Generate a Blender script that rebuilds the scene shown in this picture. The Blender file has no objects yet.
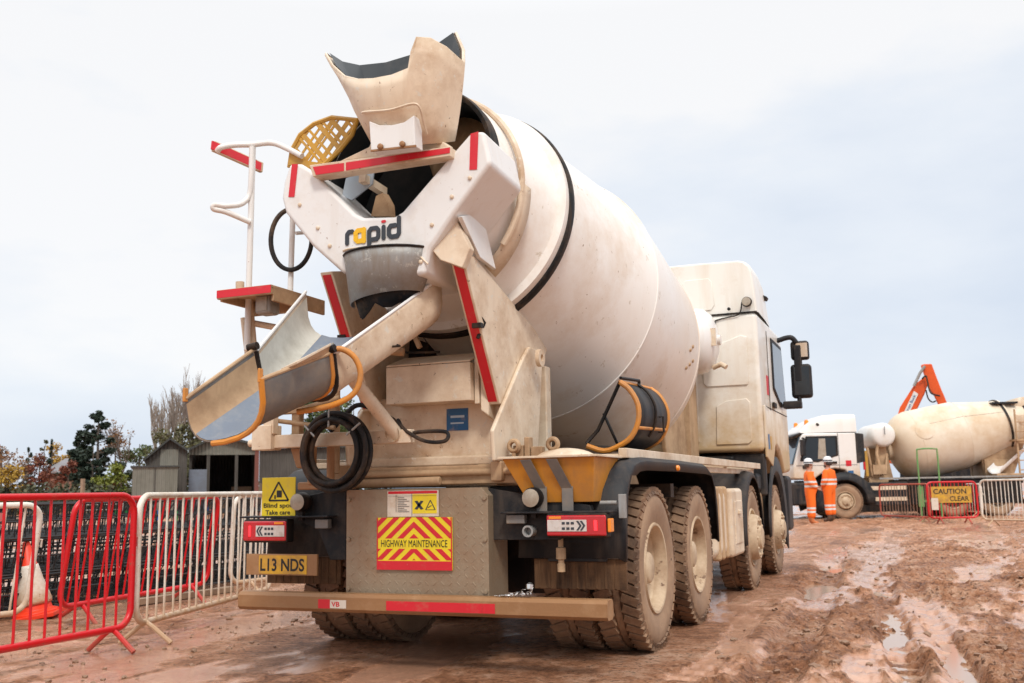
import bpy, bmesh, math, random
import numpy as np
from mathutils import Vector, Matrix, noise as mnoise
R = math.radians
PI = math.pi
rnd = random.Random(7)
scene = bpy.context.scene
col = scene.collection

# ------------------------------------------------------------------ camera
_rt, _up, _bk, _C = [[0.925363, 0.378621, -0.018699], [0.07332, -0.130364, 0.988751], [0.371924, -0.916325, -0.148395], [2.925933, -6.710123, 1.073992]]
cd = bpy.data.cameras.new('camera')
cam = bpy.data.objects.new('camera', cd)
col.objects.link(cam)
cam.matrix_world = Matrix(((_rt[0], _up[0], _bk[0], _C[0]), (_rt[1], _up[1], _bk[1], _C[1]),
                           (_rt[2], _up[2], _bk[2], _C[2]), (0, 0, 0, 1)))
cd.sensor_width = 36
cd.lens = 989.702 / 1024 * 36
cd.clip_start = 0.05
cd.clip_end = 3000
cd.dof.use_dof = True
cd.dof.focus_distance = 6.6
cd.dof.aperture_fstop = 4.0
scene.camera = cam

# ------------------------------------------------------------------ sky, sun, exposure
SUN_AZ, SUN_EL = R(148), R(48)          # azimuth clockwise from +Y
world = bpy.data.worlds.new('World')
scene.world = world
world.use_nodes = True
nt = world.node_tree
nt.nodes.clear()
def N(tree, t, **kw):
    n = tree.nodes.new(t)
    for k, v in kw.items(): setattr(n, k, v)
    return n
out = N(nt, 'ShaderNodeOutputWorld')
bg = N(nt, 'ShaderNodeBackground')
sky = N(nt, 'ShaderNodeTexSky', sky_type='NISHITA')
sky.sun_disc = False
sky.sun_elevation = SUN_EL
sky.sun_rotation = SUN_AZ
tc = N(nt, 'ShaderNodeTexCoord')
mp = N(nt, 'ShaderNodeMapping')
mp.inputs['Scale'].default_value = (1.0, 1.0, 2.6)
mp.inputs['Location'].default_value = (0.6, 0.2, 0.1)
nz = N(nt, 'ShaderNodeTexNoise')
nz.inputs['Scale'].default_value = 1.7
nz.inputs['Detail'].default_value = 7
nz.inputs['Roughness'].default_value = 0.52
sp = N(nt, 'ShaderNodeSeparateXYZ')
el = N(nt, 'ShaderNodeMapRange')         # height in the sky: thicker, whiter cloud overhead
el.inputs['From Min'].default_value = 0.02
el.inputs['From Max'].default_value = 0.40
ad = N(nt, 'ShaderNodeMath', operation='MULTIPLY_ADD')
ad.inputs[1].default_value = 0.62
rp = N(nt, 'ShaderNodeValToRGB')
rp.color_ramp.elements[0].position = 0.40
rp.color_ramp.elements[0].color = (5.15, 5.75, 6.7, 1)
rp.color_ramp.elements[1].position = 0.98
rp.color_ramp.elements[1].color = (7.5, 7.5, 7.55, 1)
e = rp.color_ramp.elements.new(0.78); e.color = (6.5, 6.85, 7.35, 1)
mx = N(nt, 'ShaderNodeMix', data_type='RGBA')
mx.inputs['Factor'].default_value = 0.93
L = nt.links.new
L(tc.outputs['Generated'], mp.inputs['Vector']); L(mp.outputs['Vector'], nz.inputs['Vector'])
L(tc.outputs['Generated'], sp.inputs['Vector']); L(sp.outputs['Z'], el.inputs['Value'])
nc = N(nt, 'ShaderNodeMapRange'); nc.clamp = False
nc.inputs['From Min'].default_value = 0.0; nc.inputs['From Max'].default_value = 1.0
nc.inputs['To Min'].default_value = -0.55; nc.inputs['To Max'].default_value = 1.35
L(nz.outputs['Fac'], nc.inputs['Value'])
L(el.outputs['Result'], ad.inputs[0]); L(nc.outputs['Result'], ad.inputs[2]); L(ad.outputs['Value'], rp.inputs['Fac'])
zm = N(nt, 'ShaderNodeMapRange')         # an overcast sky is brightest overhead
zm.inputs['From Min'].default_value = 0.45; zm.inputs['From Max'].default_value = 0.95
zm.inputs['To Min'].default_value = 1.0; zm.inputs['To Max'].default_value = 2.1
vm = N(nt, 'ShaderNodeVectorMath', operation='SCALE')
L(sp.outputs['Z'], zm.inputs['Value']); L(rp.outputs['Color'], vm.inputs[0]); L(zm.outputs['Result'], vm.inputs['Scale'])
L(sky.outputs['Color'], mx.inputs['A']); L(vm.outputs['Vector'], mx.inputs['B'])
L(mx.outputs['Result'], bg.inputs['Color']); L(bg.outputs['Background'], out.inputs['Surface'])
bg.inputs['Strength'].default_value = 0.1
sd = bpy.data.lights.new('sun', 'SUN')
sd.energy = 1.5
sd.angle = R(11)
sd.color = (1, 0.95, 0.87)
sun = bpy.data.objects.new('sun', sd)
col.objects.link(sun)
_d = Vector((math.sin(SUN_AZ) * math.cos(SUN_EL), math.cos(SUN_AZ) * math.cos(SUN_EL), math.sin(SUN_EL)))
sun.rotation_euler = _d.to_track_quat('Z', 'Y').to_euler()
vs = scene.view_settings
vs.view_transform = 'Standard'
vs.look = 'None'
vs.exposure = 0.40
vs.gamma = 1.0
vs.use_curve_mapping = False

# ------------------------------------------------------------------ materials
def newmat(name):
    m = bpy.data.materials.new(name)
    m.use_nodes = True
    t = m.node_tree
    b = t.nodes['Principled BSDF']
    return m, t, b
def c4(c): return (c[0], c[1], c[2], 1)
def surf(name, base, dirt=None, amount=0.5, rough=0.5, metal=0.0, scale=3.0, streak=0.0, bump=0.0, bscale=60,
         coat=0.0, spots=None, zmud=None, rough2=None, vary=0.06, ymud=None, splash=None):
    """paint or plastic with blotchy dirt, run-down streaks, specks and splashed mud low down"""
    m, t, b = newmat(name)
    l = t.links.new
    tcn = N(t, 'ShaderNodeTexCoord'); geo = N(t, 'ShaderNodeNewGeometry')
    def noise(sc, det=6, ro=0.6, stretch=None, src=None):
        n = N(t, 'ShaderNodeTexNoise')
        n.inputs['Scale'].default_value = sc; n.inputs['Detail'].default_value = det; n.inputs['Roughness'].default_value = ro
        s = src or tcn.outputs['Object']
        if stretch:
            mpn = N(t, 'ShaderNodeMapping'); mpn.inputs['Scale'].default_value = stretch
            l(s, mpn.inputs['Vector']); s = mpn.outputs['Vector']
        l(s, n.inputs['Vector']); return n.outputs['Fac']
    def mrange(v, a, bb, to0=0.0, to1=1.0):
        n = N(t, 'ShaderNodeMapRange'); n.inputs['From Min'].default_value = a; n.inputs['From Max'].default_value = bb
        n.inputs['To Min'].default_value = to0; n.inputs['To Max'].default_value = to1
        l(v, n.inputs['Value']); return n.outputs['Result']
    def mix(f, A, B):
        n = N(t, 'ShaderNodeMix', data_type='RGBA')
        if isinstance(f, float): n.inputs['Factor'].default_value = f
        else: l(f, n.inputs['Factor'])
        for k, v in (('A', A), ('B', B)):
            if isinstance(v, tuple): n.inputs[k].default_value = c4(v)
            else: l(v, n.inputs[k])
        return n.outputs['Result']
    def mth(op, a, bb):
        n = N(t, 'ShaderNodeMath', operation=op); n.use_clamp = True
        for i, v in enumerate((a, bb)):
            if isinstance(v, (int, float)): n.inputs[i].default_value = v
            else: l(v, n.inputs[i])
        return n.outputs['Value']
    c = mix(noise(scale * 0.7, 3), tuple(x * (1 - vary) for x in base), tuple(min(1, x * (1 + vary)) for x in base))
    f = None
    if dirt:
        f = mrange(noise(scale, 8, 0.68), 0.62 - amount * 0.45, 0.95 - amount * 0.35)
        if streak:
            s = mrange(noise(1.0, 5, 0.6, (scale * 4, scale * 4, scale * 0.45)), 0.58 - streak * .2, 0.85 - streak * .15)
            f = mth('MAXIMUM', f, mth('MULTIPLY', s, streak))
        if zmud:
            sz = N(t, 'ShaderNodeSeparateXYZ'); l(geo.outputs['Position'], sz.inputs['Vector'])
            zz = mrange(sz.outputs['Z'], zmud[1], zmud[0])
            g = mrange(mth('ADD', mth('MULTIPLY', zz, 0.75), mth('MULTIPLY', noise(scale * 2.2, 8, 0.7), 0.6)), 0.45, 0.8)
            f = mth('MAXIMUM', f, g)
        if ymud:
            sy = N(t, 'ShaderNodeSeparateXYZ'); l(tcn.outputs['Object'], sy.inputs['Vector'])
            yy = mrange(sy.outputs['Y'], ymud[0], ymud[1])
            f = mth('MAXIMUM', f, mth('MULTIPLY', mrange(mth('ADD', mth('MULTIPLY', yy, 0.7), mth('MULTIPLY', noise(scale * 1.6, 7, 0.65), 0.6)), 0.45, 1.05), 0.8))
        c = mix(f, c, dirt)
    if spots:
        vv = mrange(noise(spots[1], 4, 0.75), spots[2], spots[2] + 0.06)
        c = mix(vv, c, spots[0])
    if splash:      # spatters of dried cement with a hard edge
        vv = mrange(noise(splash[1], 7, 0.72), splash[2], splash[2] + 0.025)
        c = mix(mth('MULTIPLY', vv, 0.85), c, splash[0])
    l(c, b.inputs['Base Color'])
    if f is not None and rough2 is not None:
        l(mrange(f, 0, 1, rough, rough2), b.inputs['Roughness'])
    else: b.inputs['Roughness'].default_value = rough
    b.inputs['Metallic'].default_value = metal
    if coat: b.inputs['Coat Weight'].default_value = coat
    if bump:
        bn = N(t, 'ShaderNodeBump'); bn.inputs['Strength'].default_value = bump; bn.inputs['Distance'].default_value = 0.01
        l(noise(bscale, 6, 0.65), bn.inputs['Height']); l(bn.outputs['Normal'], b.inputs['Normal'])
    return m
def plain(name, c, rough=0.5, metal=0.0, emit=None):
    m, t, b = newmat(name)
    b.inputs['Base Color'].default_value = c4(c); b.inputs['Roughness'].default_value = rough; b.inputs['Metallic'].default_value = metal
    if emit: b.inputs['Emission Color'].default_value = c4(c); b.inputs['Emission Strength'].default_value = emit
    return m
TAN = (0.46, 0.28, 0.145); MUD = (0.27, 0.145, 0.075); DUST = (0.56, 0.40, 0.25)
M = {}
M['cream'] = surf('cream_paint', (0.73, 0.60, 0.45), (0.40, 0.235, 0.12), 0.42, 0.42, streak=0.32, scale=3.1, spots=((0.17, 0.075, 0.035), 19, 0.645), splash=((0.66, 0.60, 0.51), 15, 0.60), rough2=0.75, bump=0.12, bscale=24)
M['white'] = surf('white_paint', (0.77, 0.76, 0.74), (0.60, 0.50, 0.40), 0.22, 0.35, streak=0.3, scale=2.6, spots=((0.28, 0.14, 0.07), 24, 0.67), rough2=0.7, coat=0.2)
M['drum'] = surf('drum_paint', (0.83, 0.80, 0.755), (0.56, 0.38, 0.22), 0.27, 0.42, streak=0.2, ymud=(0.6, 3.2), scale=0.9, rough2=0.65, spots=((0.30, 0.18, 0.10), 17, 0.67), splash=((0.60, 0.53, 0.44), 7, 0.63), bump=0.04, bscale=9, coat=0.1)
M['cab'] = surf('cab_paint', (0.83, 0.80, 0.73), (0.54, 0.38, 0.21), 0.22, 0.33, streak=0.35, scale=1.3, rough2=0.6, zmud=(0.9, 2.7), coat=0.25)
M['cab_far'] = surf('far_cab_paint', (0.78, 0.76, 0.72), (0.58, 0.44, 0.30), 0.2, 0.35, streak=0.25, scale=1.0, rough2=0.6, zmud=(0.8, 2.2), coat=0.2)
M['drum_far'] = surf('far_drum_paint', (0.76, 0.68, 0.56), (0.52, 0.34, 0.17), 0.50, 0.5, streak=0.3, ymud=(0.2, 3.4), scale=0.7, rough2=0.7)
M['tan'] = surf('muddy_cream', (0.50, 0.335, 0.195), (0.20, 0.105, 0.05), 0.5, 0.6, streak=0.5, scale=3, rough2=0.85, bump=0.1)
M['bar'] = surf('muddy_bar', (0.30, 0.15, 0.062), (0.44, 0.26, 0.135), 0.26, 0.55, scale=4, rough2=0.8, bump=0.2, spots=((0.26, 0.12, 0.06), 9, 0.66))
M['steel'] = surf('galvanised', (0.34, 0.345, 0.34), (0.26, 0.20, 0.14), 0.45, 0.52, metal=0.3, streak=0.7, scale=5, splash=((0.50, 0.49, 0.45), 14, 0.59), rough2=0.7, bump=0.08)
M['chute_in'] = surf('chute_liner', (0.17, 0.205, 0.26), (0.42, 0.40, 0.36), 0.30, 0.5, streak=0.3, scale=3, rough2=0.75, bump=0.1)
M['plate'] = surf('tread_plate', (0.33, 0.255, 0.175), MUD, 0.44, 0.42, metal=0.25, streak=0.5, scale=2.6, rough2=0.8, bump=0.25, bscale=40)
M['black'] = surf('black_metal', (0.009, 0.009, 0.010), (0.09, 0.05, 0.026), 0.30, 0.45, streak=0.6, scale=3, rough2=0.85, bump=0.1)
M['plastic'] = surf('grey_plastic', (0.018, 0.0185, 0.021), (0.14, 0.105, 0.08), 0.26, 0.5, streak=0.5, scale=2.2, rough2=0.8, bump=0.1)
M['rubber'] = surf('rubber', (0.014, 0.014, 0.015), (0.20, 0.125, 0.075), 0.32, 0.6, streak=0.3, scale=4, rough2=0.85)
M['tyre'] = surf('muddy_tyre', (0.10, 0.055, 0.032), (0.42, 0.25, 0.145), 0.52, 0.7, scale=3.5, rough2=0.9, bump=0.45, bscale=38)
M['tyre_wall'] = surf('muddy_sidewall', (0.27, 0.165, 0.10), (0.46, 0.30, 0.185), 0.52, 0.7, scale=3.2, rough2=0.88, bump=0.25, bscale=45, spots=((0.10, 0.065, 0.045), 7, 0.66))
M['rim'] = surf('muddy_rim', (0.60, 0.46, 0.31), (0.27, 0.15, 0.08), 0.48, 0.55, spots=((0.16, 0.085, 0.045), 5, 0.60), scale=3.5, rough2=0.85, bump=0.15)
M['flap'] = surf('mud_flap', (0.06, 0.032, 0.018), (0.24, 0.125, 0.06), 0.42, 0.8, streak=0.9, scale=3.5, rough2=0.9, bump=0.4)
M['red'] = surf('red_tape', (0.62, 0.015, 0.028), (0.45, 0.16, 0.10), 0.12, 0.35, scale=9, spots=((0.62, 0.45, 0.36), 40, 0.69))
M['redpaint'] = surf('red_paint', (0.60, 0.008, 0.014), (0.36, 0.10, 0.06), 0.16, 0.34, scale=6, rough2=0.6, zmud=(-0.12, 0.22), spots=((0.22, 0.08, 0.045), 24, 0.63))
M['whitepaint'] = surf('white_barrier_paint', (0.76, 0.71, 0.63), (0.50, 0.33, 0.20), 0.36, 0.45, scale=7, rough2=0.8, zmud=(-0.1, 0.6), spots=((0.34, 0.15, 0.07), 22, 0.63))
M['fadedred'] = surf('faded_red_paint', (0.42, 0.06, 0.035), (0.30, 0.16, 0.10), 0.45, 0.7, scale=5)
M['rustpaint'] = surf('rusty_barrier', (0.34, 0.20, 0.14), (0.20, 0.10, 0.06), 0.5, 0.8, scale=5)
M['greenpaint'] = surf('green_paint', (0.12, 0.30, 0.09), (0.35, 0.25, 0.15), 0.3, 0.6, scale=6)
M['orange'] = surf('orange_paint', (0.66, 0.25, 0.03), (0.36, 0.19, 0.085), 0.50, 0.42, scale=5, rough2=0.75, bump=0.08)
M['yellow'] = surf('yellow_paint', (0.58, 0.31, 0.03), (0.26, 0.19, 0.12), 0.46, 0.45, streak=0.5, scale=3.5, rough2=0.8, bump=0.08)
M['skip'] = surf('skip_paint', (0.62, 0.25, 0.022), (0.36, 0.17, 0.06), 0.44, 0.45, streak=0.7, scale=3.5, rough2=0.8, bump=0.08)
M['sign_yellow'] = surf('sign_yellow', (0.80, 0.62, 0.02), (0.55, 0.40, 0.15), 0.14, 0.4, scale=10)
M['plate_yellow'] = surf('plate_yellow', (0.78, 0.44, 0.02), (0.36, 0.19, 0.07), 0.74, 0.4, scale=9)
M['ink'] = plain('black_ink', (0.012, 0.012, 0.013), 0.5)
M['dgrey'] = plain('dark_grey_ink', (0.035, 0.04, 0.05), 0.45)
M['logo_yellow'] = plain('logo_yellow', (0.85, 0.48, 0.01), 0.45)
M['sign_white'] = surf('sign_white', (0.70, 0.62, 0.52), TAN, 0.3, 0.5, scale=12)
M['blue'] = surf('blue_sticker', (0.02, 0.11, 0.27), TAN, 0.12, 0.4, scale=14)
M['pale'] = plain('pale_ink', (0.45, 0.55, 0.65), 0.5)
M['lens_red'] = surf('red_lens', (0.50, 0.012, 0.02), (0.2, 0.03, 0.02), 0.2, 0.15, scale=20, coat=0.5)
M['lens_lit'] = plain('lit_red_lamp', (1.0, 0.03, 0.04), 0.3, emit=1.2)
M['lens_amber'] = plain('amber_lens', (0.85, 0.26, 0.02), 0.2)
M['lens_white'] = surf('clear_lens', (0.62, 0.56, 0.52), (0.4, 0.3, 0.22), 0.3, 0.25, scale=24)
M['lamp_glass'] = surf('dusty_lamp_glass', (0.40, 0.35, 0.28), (0.24, 0.17, 0.11), 0.4, 0.3, scale=12)
M['glass'] = plain('dark_glass', (0.015, 0.02, 0.025), 0.06)
M['screen'] = plain('windscreen_glass', (0.05, 0.09, 0.13), 0.05)
M['mirror'] = surf('dusty_mirror', (0.55, 0.42, 0.30), (0.65, 0.6, 0.55), 0.4, 0.35, scale=6)
M['cage'] = surf('blackened_rebar', (0.012, 0.012, 0.013), (0.09, 0.055, 0.035), 0.25, 0.5, scale=3, rough2=0.8)
M['excavator'] = surf('excavator_orange', (0.74, 0.095, 0.006), (0.45, 0.045, 0.012), 0.3, 0.42, scale=1.2, rough2=0.6)
M['hivis'] = surf('hivis_orange', (0.90, 0.16, 0.01), (0.70, 0.15, 0.03), 0.3, 0.8, scale=5)
M['reflect'] = plain('reflective_band', (0.72, 0.72, 0.70), 0.4)
M['skin'] = plain('skin', (0.50, 0.27, 0.19), 0.55)
M['boot'] = surf('boot', (0.04, 0.03, 0.025), MUD, 0.5, 0.7, scale=9)
M['helmet'] = plain('helmet_white', (0.68, 0.68, 0.68), 0.35)
M['foil'] = plain('foil', (0.75, 0.74, 0.72), 0.28, 0.95)
for k_ in ('black', 'plastic', 'rubber', 'flap', 'inner'):
    if k_ in M: M[k_].node_tree.nodes['Principled BSDF'].inputs['Specular IOR Level'].default_value = 0.22
M['wood'] = surf('weathered_wood', (0.34, 0.24, 0.16), (0.20, 0.13, 0.09), 0.5, 0.8, scale=4)
M['clod'] = surf('mud_clod', (0.24, 0.135, 0.08), (0.38, 0.25, 0.17), 0.4, 0.6, scale=9, bump=0.5)
M['greysteel'] = surf('grey_steel', (0.17, 0.165, 0.16), (0.34, 0.27, 0.20), 0.40, 0.5, metal=0.3, streak=0.4, scale=4, rough2=0.8, bump=0.08)
M['chalk'] = surf('cement_washed_white', (0.62, 0.60, 0.53), (0.34, 0.31, 0.25), 0.42, 0.6, streak=0.5, scale=3.5, rough2=0.8, bump=0.1)
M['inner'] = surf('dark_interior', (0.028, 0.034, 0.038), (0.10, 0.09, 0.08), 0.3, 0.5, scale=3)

# ------------------------------------------------------------------ mesh helpers
class MB:
    """collects shapes; build() links them as one mesh object"""
    def __init__(s): s.bm = bmesh.new(); s.mi = 0
    def face(s, pts):
        try:
            f = s.bm.faces.new([s.bm.verts.new(p) for p in pts]); f.material_index = s.mi; return f
        except ValueError: return None
    def box(s, c, size, rot=None):
        hx, hy, hz = [d / 2 for d in size]
        m = Matrix.Translation(c) @ (rot.to_4x4() if rot else Matrix())
        v = [s.bm.verts.new(m @ Vector((x * hx, y * hy, z * hz))) for x in (-1, 1) for y in (-1, 1) for z in (-1, 1)]
        for q in ((0, 1, 3, 2), (4, 6, 7, 5), (0, 4, 5, 1), (2, 3, 7, 6), (0, 2, 6, 4), (1, 5, 7, 3)):
            f = s.bm.faces.new([v[i] for i in q]); f.material_index = s.mi
        return s
    def bb(s, x0, x1, y0, y1, z0, z1):
        return s.box(((x0 + x1) / 2, (y0 + y1) / 2, (z0 + z1) / 2), (abs(x1 - x0), abs(y1 - y0), abs(z1 - z0)))
    def bar(s, a, b, w, h, up=(0, 0, 1)):
        a = Vector(a); b = Vector(b); d = b - a; y = d.normalized(); x = y.cross(Vector(up))
        if x.length < 1e-4: x = y.cross(Vector((1, 0, 0)))
        x.normalize(); z = x.cross(y)
        return s.box((a + b) / 2, (w, d.length, h), Matrix((x, y, z)).transposed())
    def prism(s, pts, vec):
        vec = Vector(vec); A = [s.bm.verts.new(p) for p in pts]; B = [s.bm.verts.new(Vector(p) + vec) for p in pts]
        n = len(pts); fs = [s.bm.faces.new(A), s.bm.faces.new(B[::-1])]
        for i in range(n): fs.append(s.bm.faces.new((A[i], B[i], B[(i + 1) % n], A[(i + 1) % n])))
        for f in fs: f.material_index = s.mi
        return s
    def tube(s, pts, r, n=10, closed=False, r2=None):
        P = [Vector(p) for p in pts]; m = len(P); rings = []; ref = None
        for i in range(m):
            a = P[i - 1] if (i or closed) else P[i]; b = P[(i + 1) % m] if (i < m - 1 or closed) else P[i]
            t = (b - a).normalized()
            if ref is None:
                ref = t.cross(Vector((0, 0, 1)))
                if ref.length < 0.1: ref = t.cross(Vector((1, 0, 0)))
            ref = (ref - t * ref.dot(t)).normalized(); bi = t.cross(ref)
            rr = r if r2 is None else r + (r2 - r) * i / max(1, m - 1)
            rings.append([s.bm.verts.new(P[i] + rr * (math.cos(2 * PI * k / n) * ref + math.sin(2 * PI * k / n) * bi)) for k in range(n)])
        for i in range(m if closed else m - 1):
            A = rings[i]; B = rings[(i + 1) % m]; off = 0
            if closed and i == m - 1: off = min(range(n), key=lambda k: (A[0].co - B[k].co).length)
            for k in range(n):
                f = s.bm.faces.new((A[k], A[(k + 1) % n], B[(k + 1 + off) % n], B[(k + off) % n])); f.material_index = s.mi
        if not closed:
            for ring in (rings[0][::-1], rings[-1]):
                f = s.bm.faces.new(ring); f.material_index = s.mi
        return s
    def lathe(s, prof, o, ax, n=48, mats=None, a0=0, a1=2 * PI, ref=None):
        """prof: (radius, distance along axis)"""
        ax = Vector(ax).normalized(); o = Vector(o)
        e1 = Vector(ref) if ref else (ax.cross(Vector((0, 0, 1))) if abs(ax.z) < 0.9 else ax.cross(Vector((1, 0, 0))))
        e1 = (e1 - ax * e1.dot(ax)).normalized(); e2 = ax.cross(e1)
        full = abs(a1 - a0 - 2 * PI) < 1e-6; k = n if full else n + 1; rings = []
        for r, h in prof:
            if r < 1e-6: rings.append([s.bm.verts.new(o + ax * h)] * k); continue
            rings.append([s.bm.verts.new(o + ax * h + r * (math.cos(a0 + (a1 - a0) * i / n) * e1 + math.sin(a0 + (a1 - a0) * i / n) * e2)) for i in range(k)])
        for j in range(len(prof) - 1):
            A, B = rings[j], rings[j + 1]
            for i in range(n):
                q = [A[i], A[(i + 1) % k], B[(i + 1) % k], B[i]]; u = []
                for v in q:
                    if v not in u: u.append(v)
                if len(u) > 2:
                    f = s.bm.faces.new(u); f.material_index = mats[j] if mats else s.mi
        return s
    def grid(s, rows, closed=False):
        V = [[s.bm.verts.new(p) for p in r] for r in rows]
        for i in range(len(V) - 1):
            n = len(V[i])
            for k in range(n if closed else n - 1):
                f = s.bm.faces.new((V[i][k], V[i][(k + 1) % n], V[i + 1][(k + 1) % n], V[i + 1][k])); f.material_index = s.mi
        return s
    def mesh(s, name, recalc=True):
        if recalc: bmesh.ops.recalc_face_normals(s.bm, faces=s.bm.faces)
        me = bpy.data.meshes.new(name); s.bm.to_mesh(me); s.bm.free()
        me.polygons.foreach_set('use_smooth', [True] * len(me.polygons))
        me.set_sharp_from_angle(angle=R(41))
        return me
    def build(s, name, mat, parent=None, bevel=0.0, solid=0.0, recalc=True, off=0, seg=2, moff=0):
        me = s.mesh(name, recalc)
        for m in (mat if isinstance(mat, (list, tuple)) else [mat]): me.materials.append(m)
        return link(name, me, parent, bevel, solid, off, seg, moff)
def link(name, me, parent=None, bevel=0.0, solid=0.0, off=0, seg=2, moff=0):
    o = bpy.data.objects.new(name, me); col.objects.link(o)
    if parent: o.parent = parent
    if solid:
        md = o.modifiers.new('solid', 'SOLIDIFY'); md.thickness = solid; md.offset = off; md.material_offset = moff
    if bevel:
        md = o.modifiers.new('bevel', 'BEVEL'); md.width = bevel; md.segments = seg; md.limit_method = 'ANGLE'; md.angle_limit = R(38)
        md.harden_normals = True
    return o
def tag(o, label=None, cat=None, group=None, kind=None):
    if label: o['label'] = label
    if cat: o['category'] = cat
    if group: o['group'] = group
    if kind: o['kind'] = kind
    return o
def thing(name, label, cat, loc=(0, 0, 0), rz=0.0, group=None):
    o = bpy.data.objects.new(name, None); col.objects.link(o)
    o.empty_display_size = 0.3; o.location = loc; o.rotation_euler.z = rz
    return tag(o, label, cat, group)
def clip(poly, x0, x1, y0, y1):
    def cut(p, ins, sec):
        r = []
        for i in range(len(p)):
            a, b = p[i - 1], p[i]
            if ins(b):
                if not ins(a): r.append(sec(a, b))
                r.append(b)
            elif ins(a): r.append(sec(a, b))
        return r
    def sx(v): return lambda a, b: (v, a[1] + (b[1] - a[1]) * (v - a[0]) / (b[0] - a[0]))
    def sy(v): return lambda a, b: (a[0] + (b[0] - a[0]) * (v - a[1]) / (b[1] - a[1]), v)
    for ins, sec in ((lambda q: q[0] >= x0, sx(x0)), (lambda q: q[0] <= x1, sx(x1)), (lambda q: q[1] >= y0, sy(y0)), (lambda q: q[1] <= y1, sy(y1))):
        poly = cut(poly, ins, sec)
        if len(poly) < 3: return []
    return poly
def xz(p, y): return (p[0], y, p[1])
def ribbon(pts, w, closed=False, n=6):
    """flat stroke polygons (2D) of width w along pts, round joins"""
    res = []; m = len(pts)
    for i in range(m if closed else m - 1):
        a = Vector(pts[i]); b = Vector(pts[(i + 1) % m]); d = (b - a)
        if d.length < 1e-9: continue
        d.normalize(); nn = Vector((-d.y, d.x)) * w / 2
        res.append([tuple(a + nn), tuple(a - nn), tuple(b - nn), tuple(b + nn)])
    return res
def text_mesh(name, body, mat, parent, o, u, v, w, h, depth=0.0012, bold=0.0):
    """writing fitted in the rectangle at corner o with edges u*w, v*h (unit vectors)"""
    cu = bpy.data.curves.new(name, 'FONT'); cu.body = body; cu.offset = bold; cu.resolution_u = 4
    tmp = bpy.data.objects.new(name, cu); col.objects.link(tmp)
    dg = bpy.context.evaluated_depsgraph_get(); dg.update()
    me = bpy.data.meshes.new_from_object(tmp.evaluated_get(dg))
    bpy.data.objects.remove(tmp)
    n = len(me.vertices); co = np.empty(n * 3); me.vertices.foreach_get('co', co); co = co.reshape(-1, 3)
    lo, hi = co.min(0), co.max(0)
    uu, vv, oo = np.array(u), np.array(v), np.array(o)
    nn = np.cross(uu, vv)
    P = oo + ((co[:, :1] - lo[0]) / (hi[0] - lo[0]) * w) * uu + ((co[:, 1:2] - lo[1]) / (hi[1] - lo[1]) * h) * vv + nn * depth
    me.vertices.foreach_set('co', P.ravel()); me.update()
    me.materials.clear(); me.materials.append(mat)
    return link(name, me, parent)
def arc(c, r, a0, a1, n, f):
    return [f(c[0] + r * math.cos(a0 + (a1 - a0) * i / n), c[1] + r * math.sin(a0 + (a1 - a0) * i / n)) for i in range(n + 1)]
def smooth(pts, n=6):
    """Catmull-Rom through pts"""
    P = [Vector(p) for p in pts]; P = [2 * P[0] - P[1]] + P + [2 * P[-1] - P[-2]]; r = []
    for i in range(1, len(P) - 2):
        for k in range(n):
            t = k / n; a, b, c, d = P[i - 1:i + 3]
            r.append(0.5 * ((2 * b) + (c - a) * t + (2 * a - 5 * b + 4 * c - d) * t * t + (3 * b - a - 3 * c + d) * t ** 3))
    r.append(P[-2]); return r

# ------------------------------------------------------------------ ground
_rng = np.random.default_rng(3)
_T = _rng.random((256, 256))
def vnoise(x, y):
    xi = np.floor(x).astype(int); yi = np.floor(y).astype(int); fx = x - xi; fy = y - yi
    fx = fx * fx * (3 - 2 * fx); fy = fy * fy * (3 - 2 * fy)
    a = _T[xi % 256, yi % 256]; b = _T[(xi + 1) % 256, yi % 256]; c = _T[xi % 256, (yi + 1) % 256]; d = _T[(xi + 1) % 256, (yi + 1) % 256]
    return (a + (b - a) * fx) * (1 - fy) + (c + (d - c) * fx) * fy
def fbm(x, y, f, o, g=0.5):
    s = 0; a = 1; t = 0
    for i in range(o):
        s = s + a * vnoise(x * f + 17.3 * i, y * f + 9.1 * i); t += a; a *= g; f *= 2.03
    return s / t - 0.5
def sstep(a, b, x):
    t = np.clip((x - a) / (b - a), 0, 1); return t * t * (3 - 2 * t)
def wetness(x, y):
    s = fbm(x * 1.7 + 3, y * .42, 1.0, 5, .6) + .22 * fbm(x, y, 4.5, 3)
    lf = 1 - sstep(-2.2, -1.0, x)
    return sstep(.015 - .10 * lf, .10 - .08 * lf, s)
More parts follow.
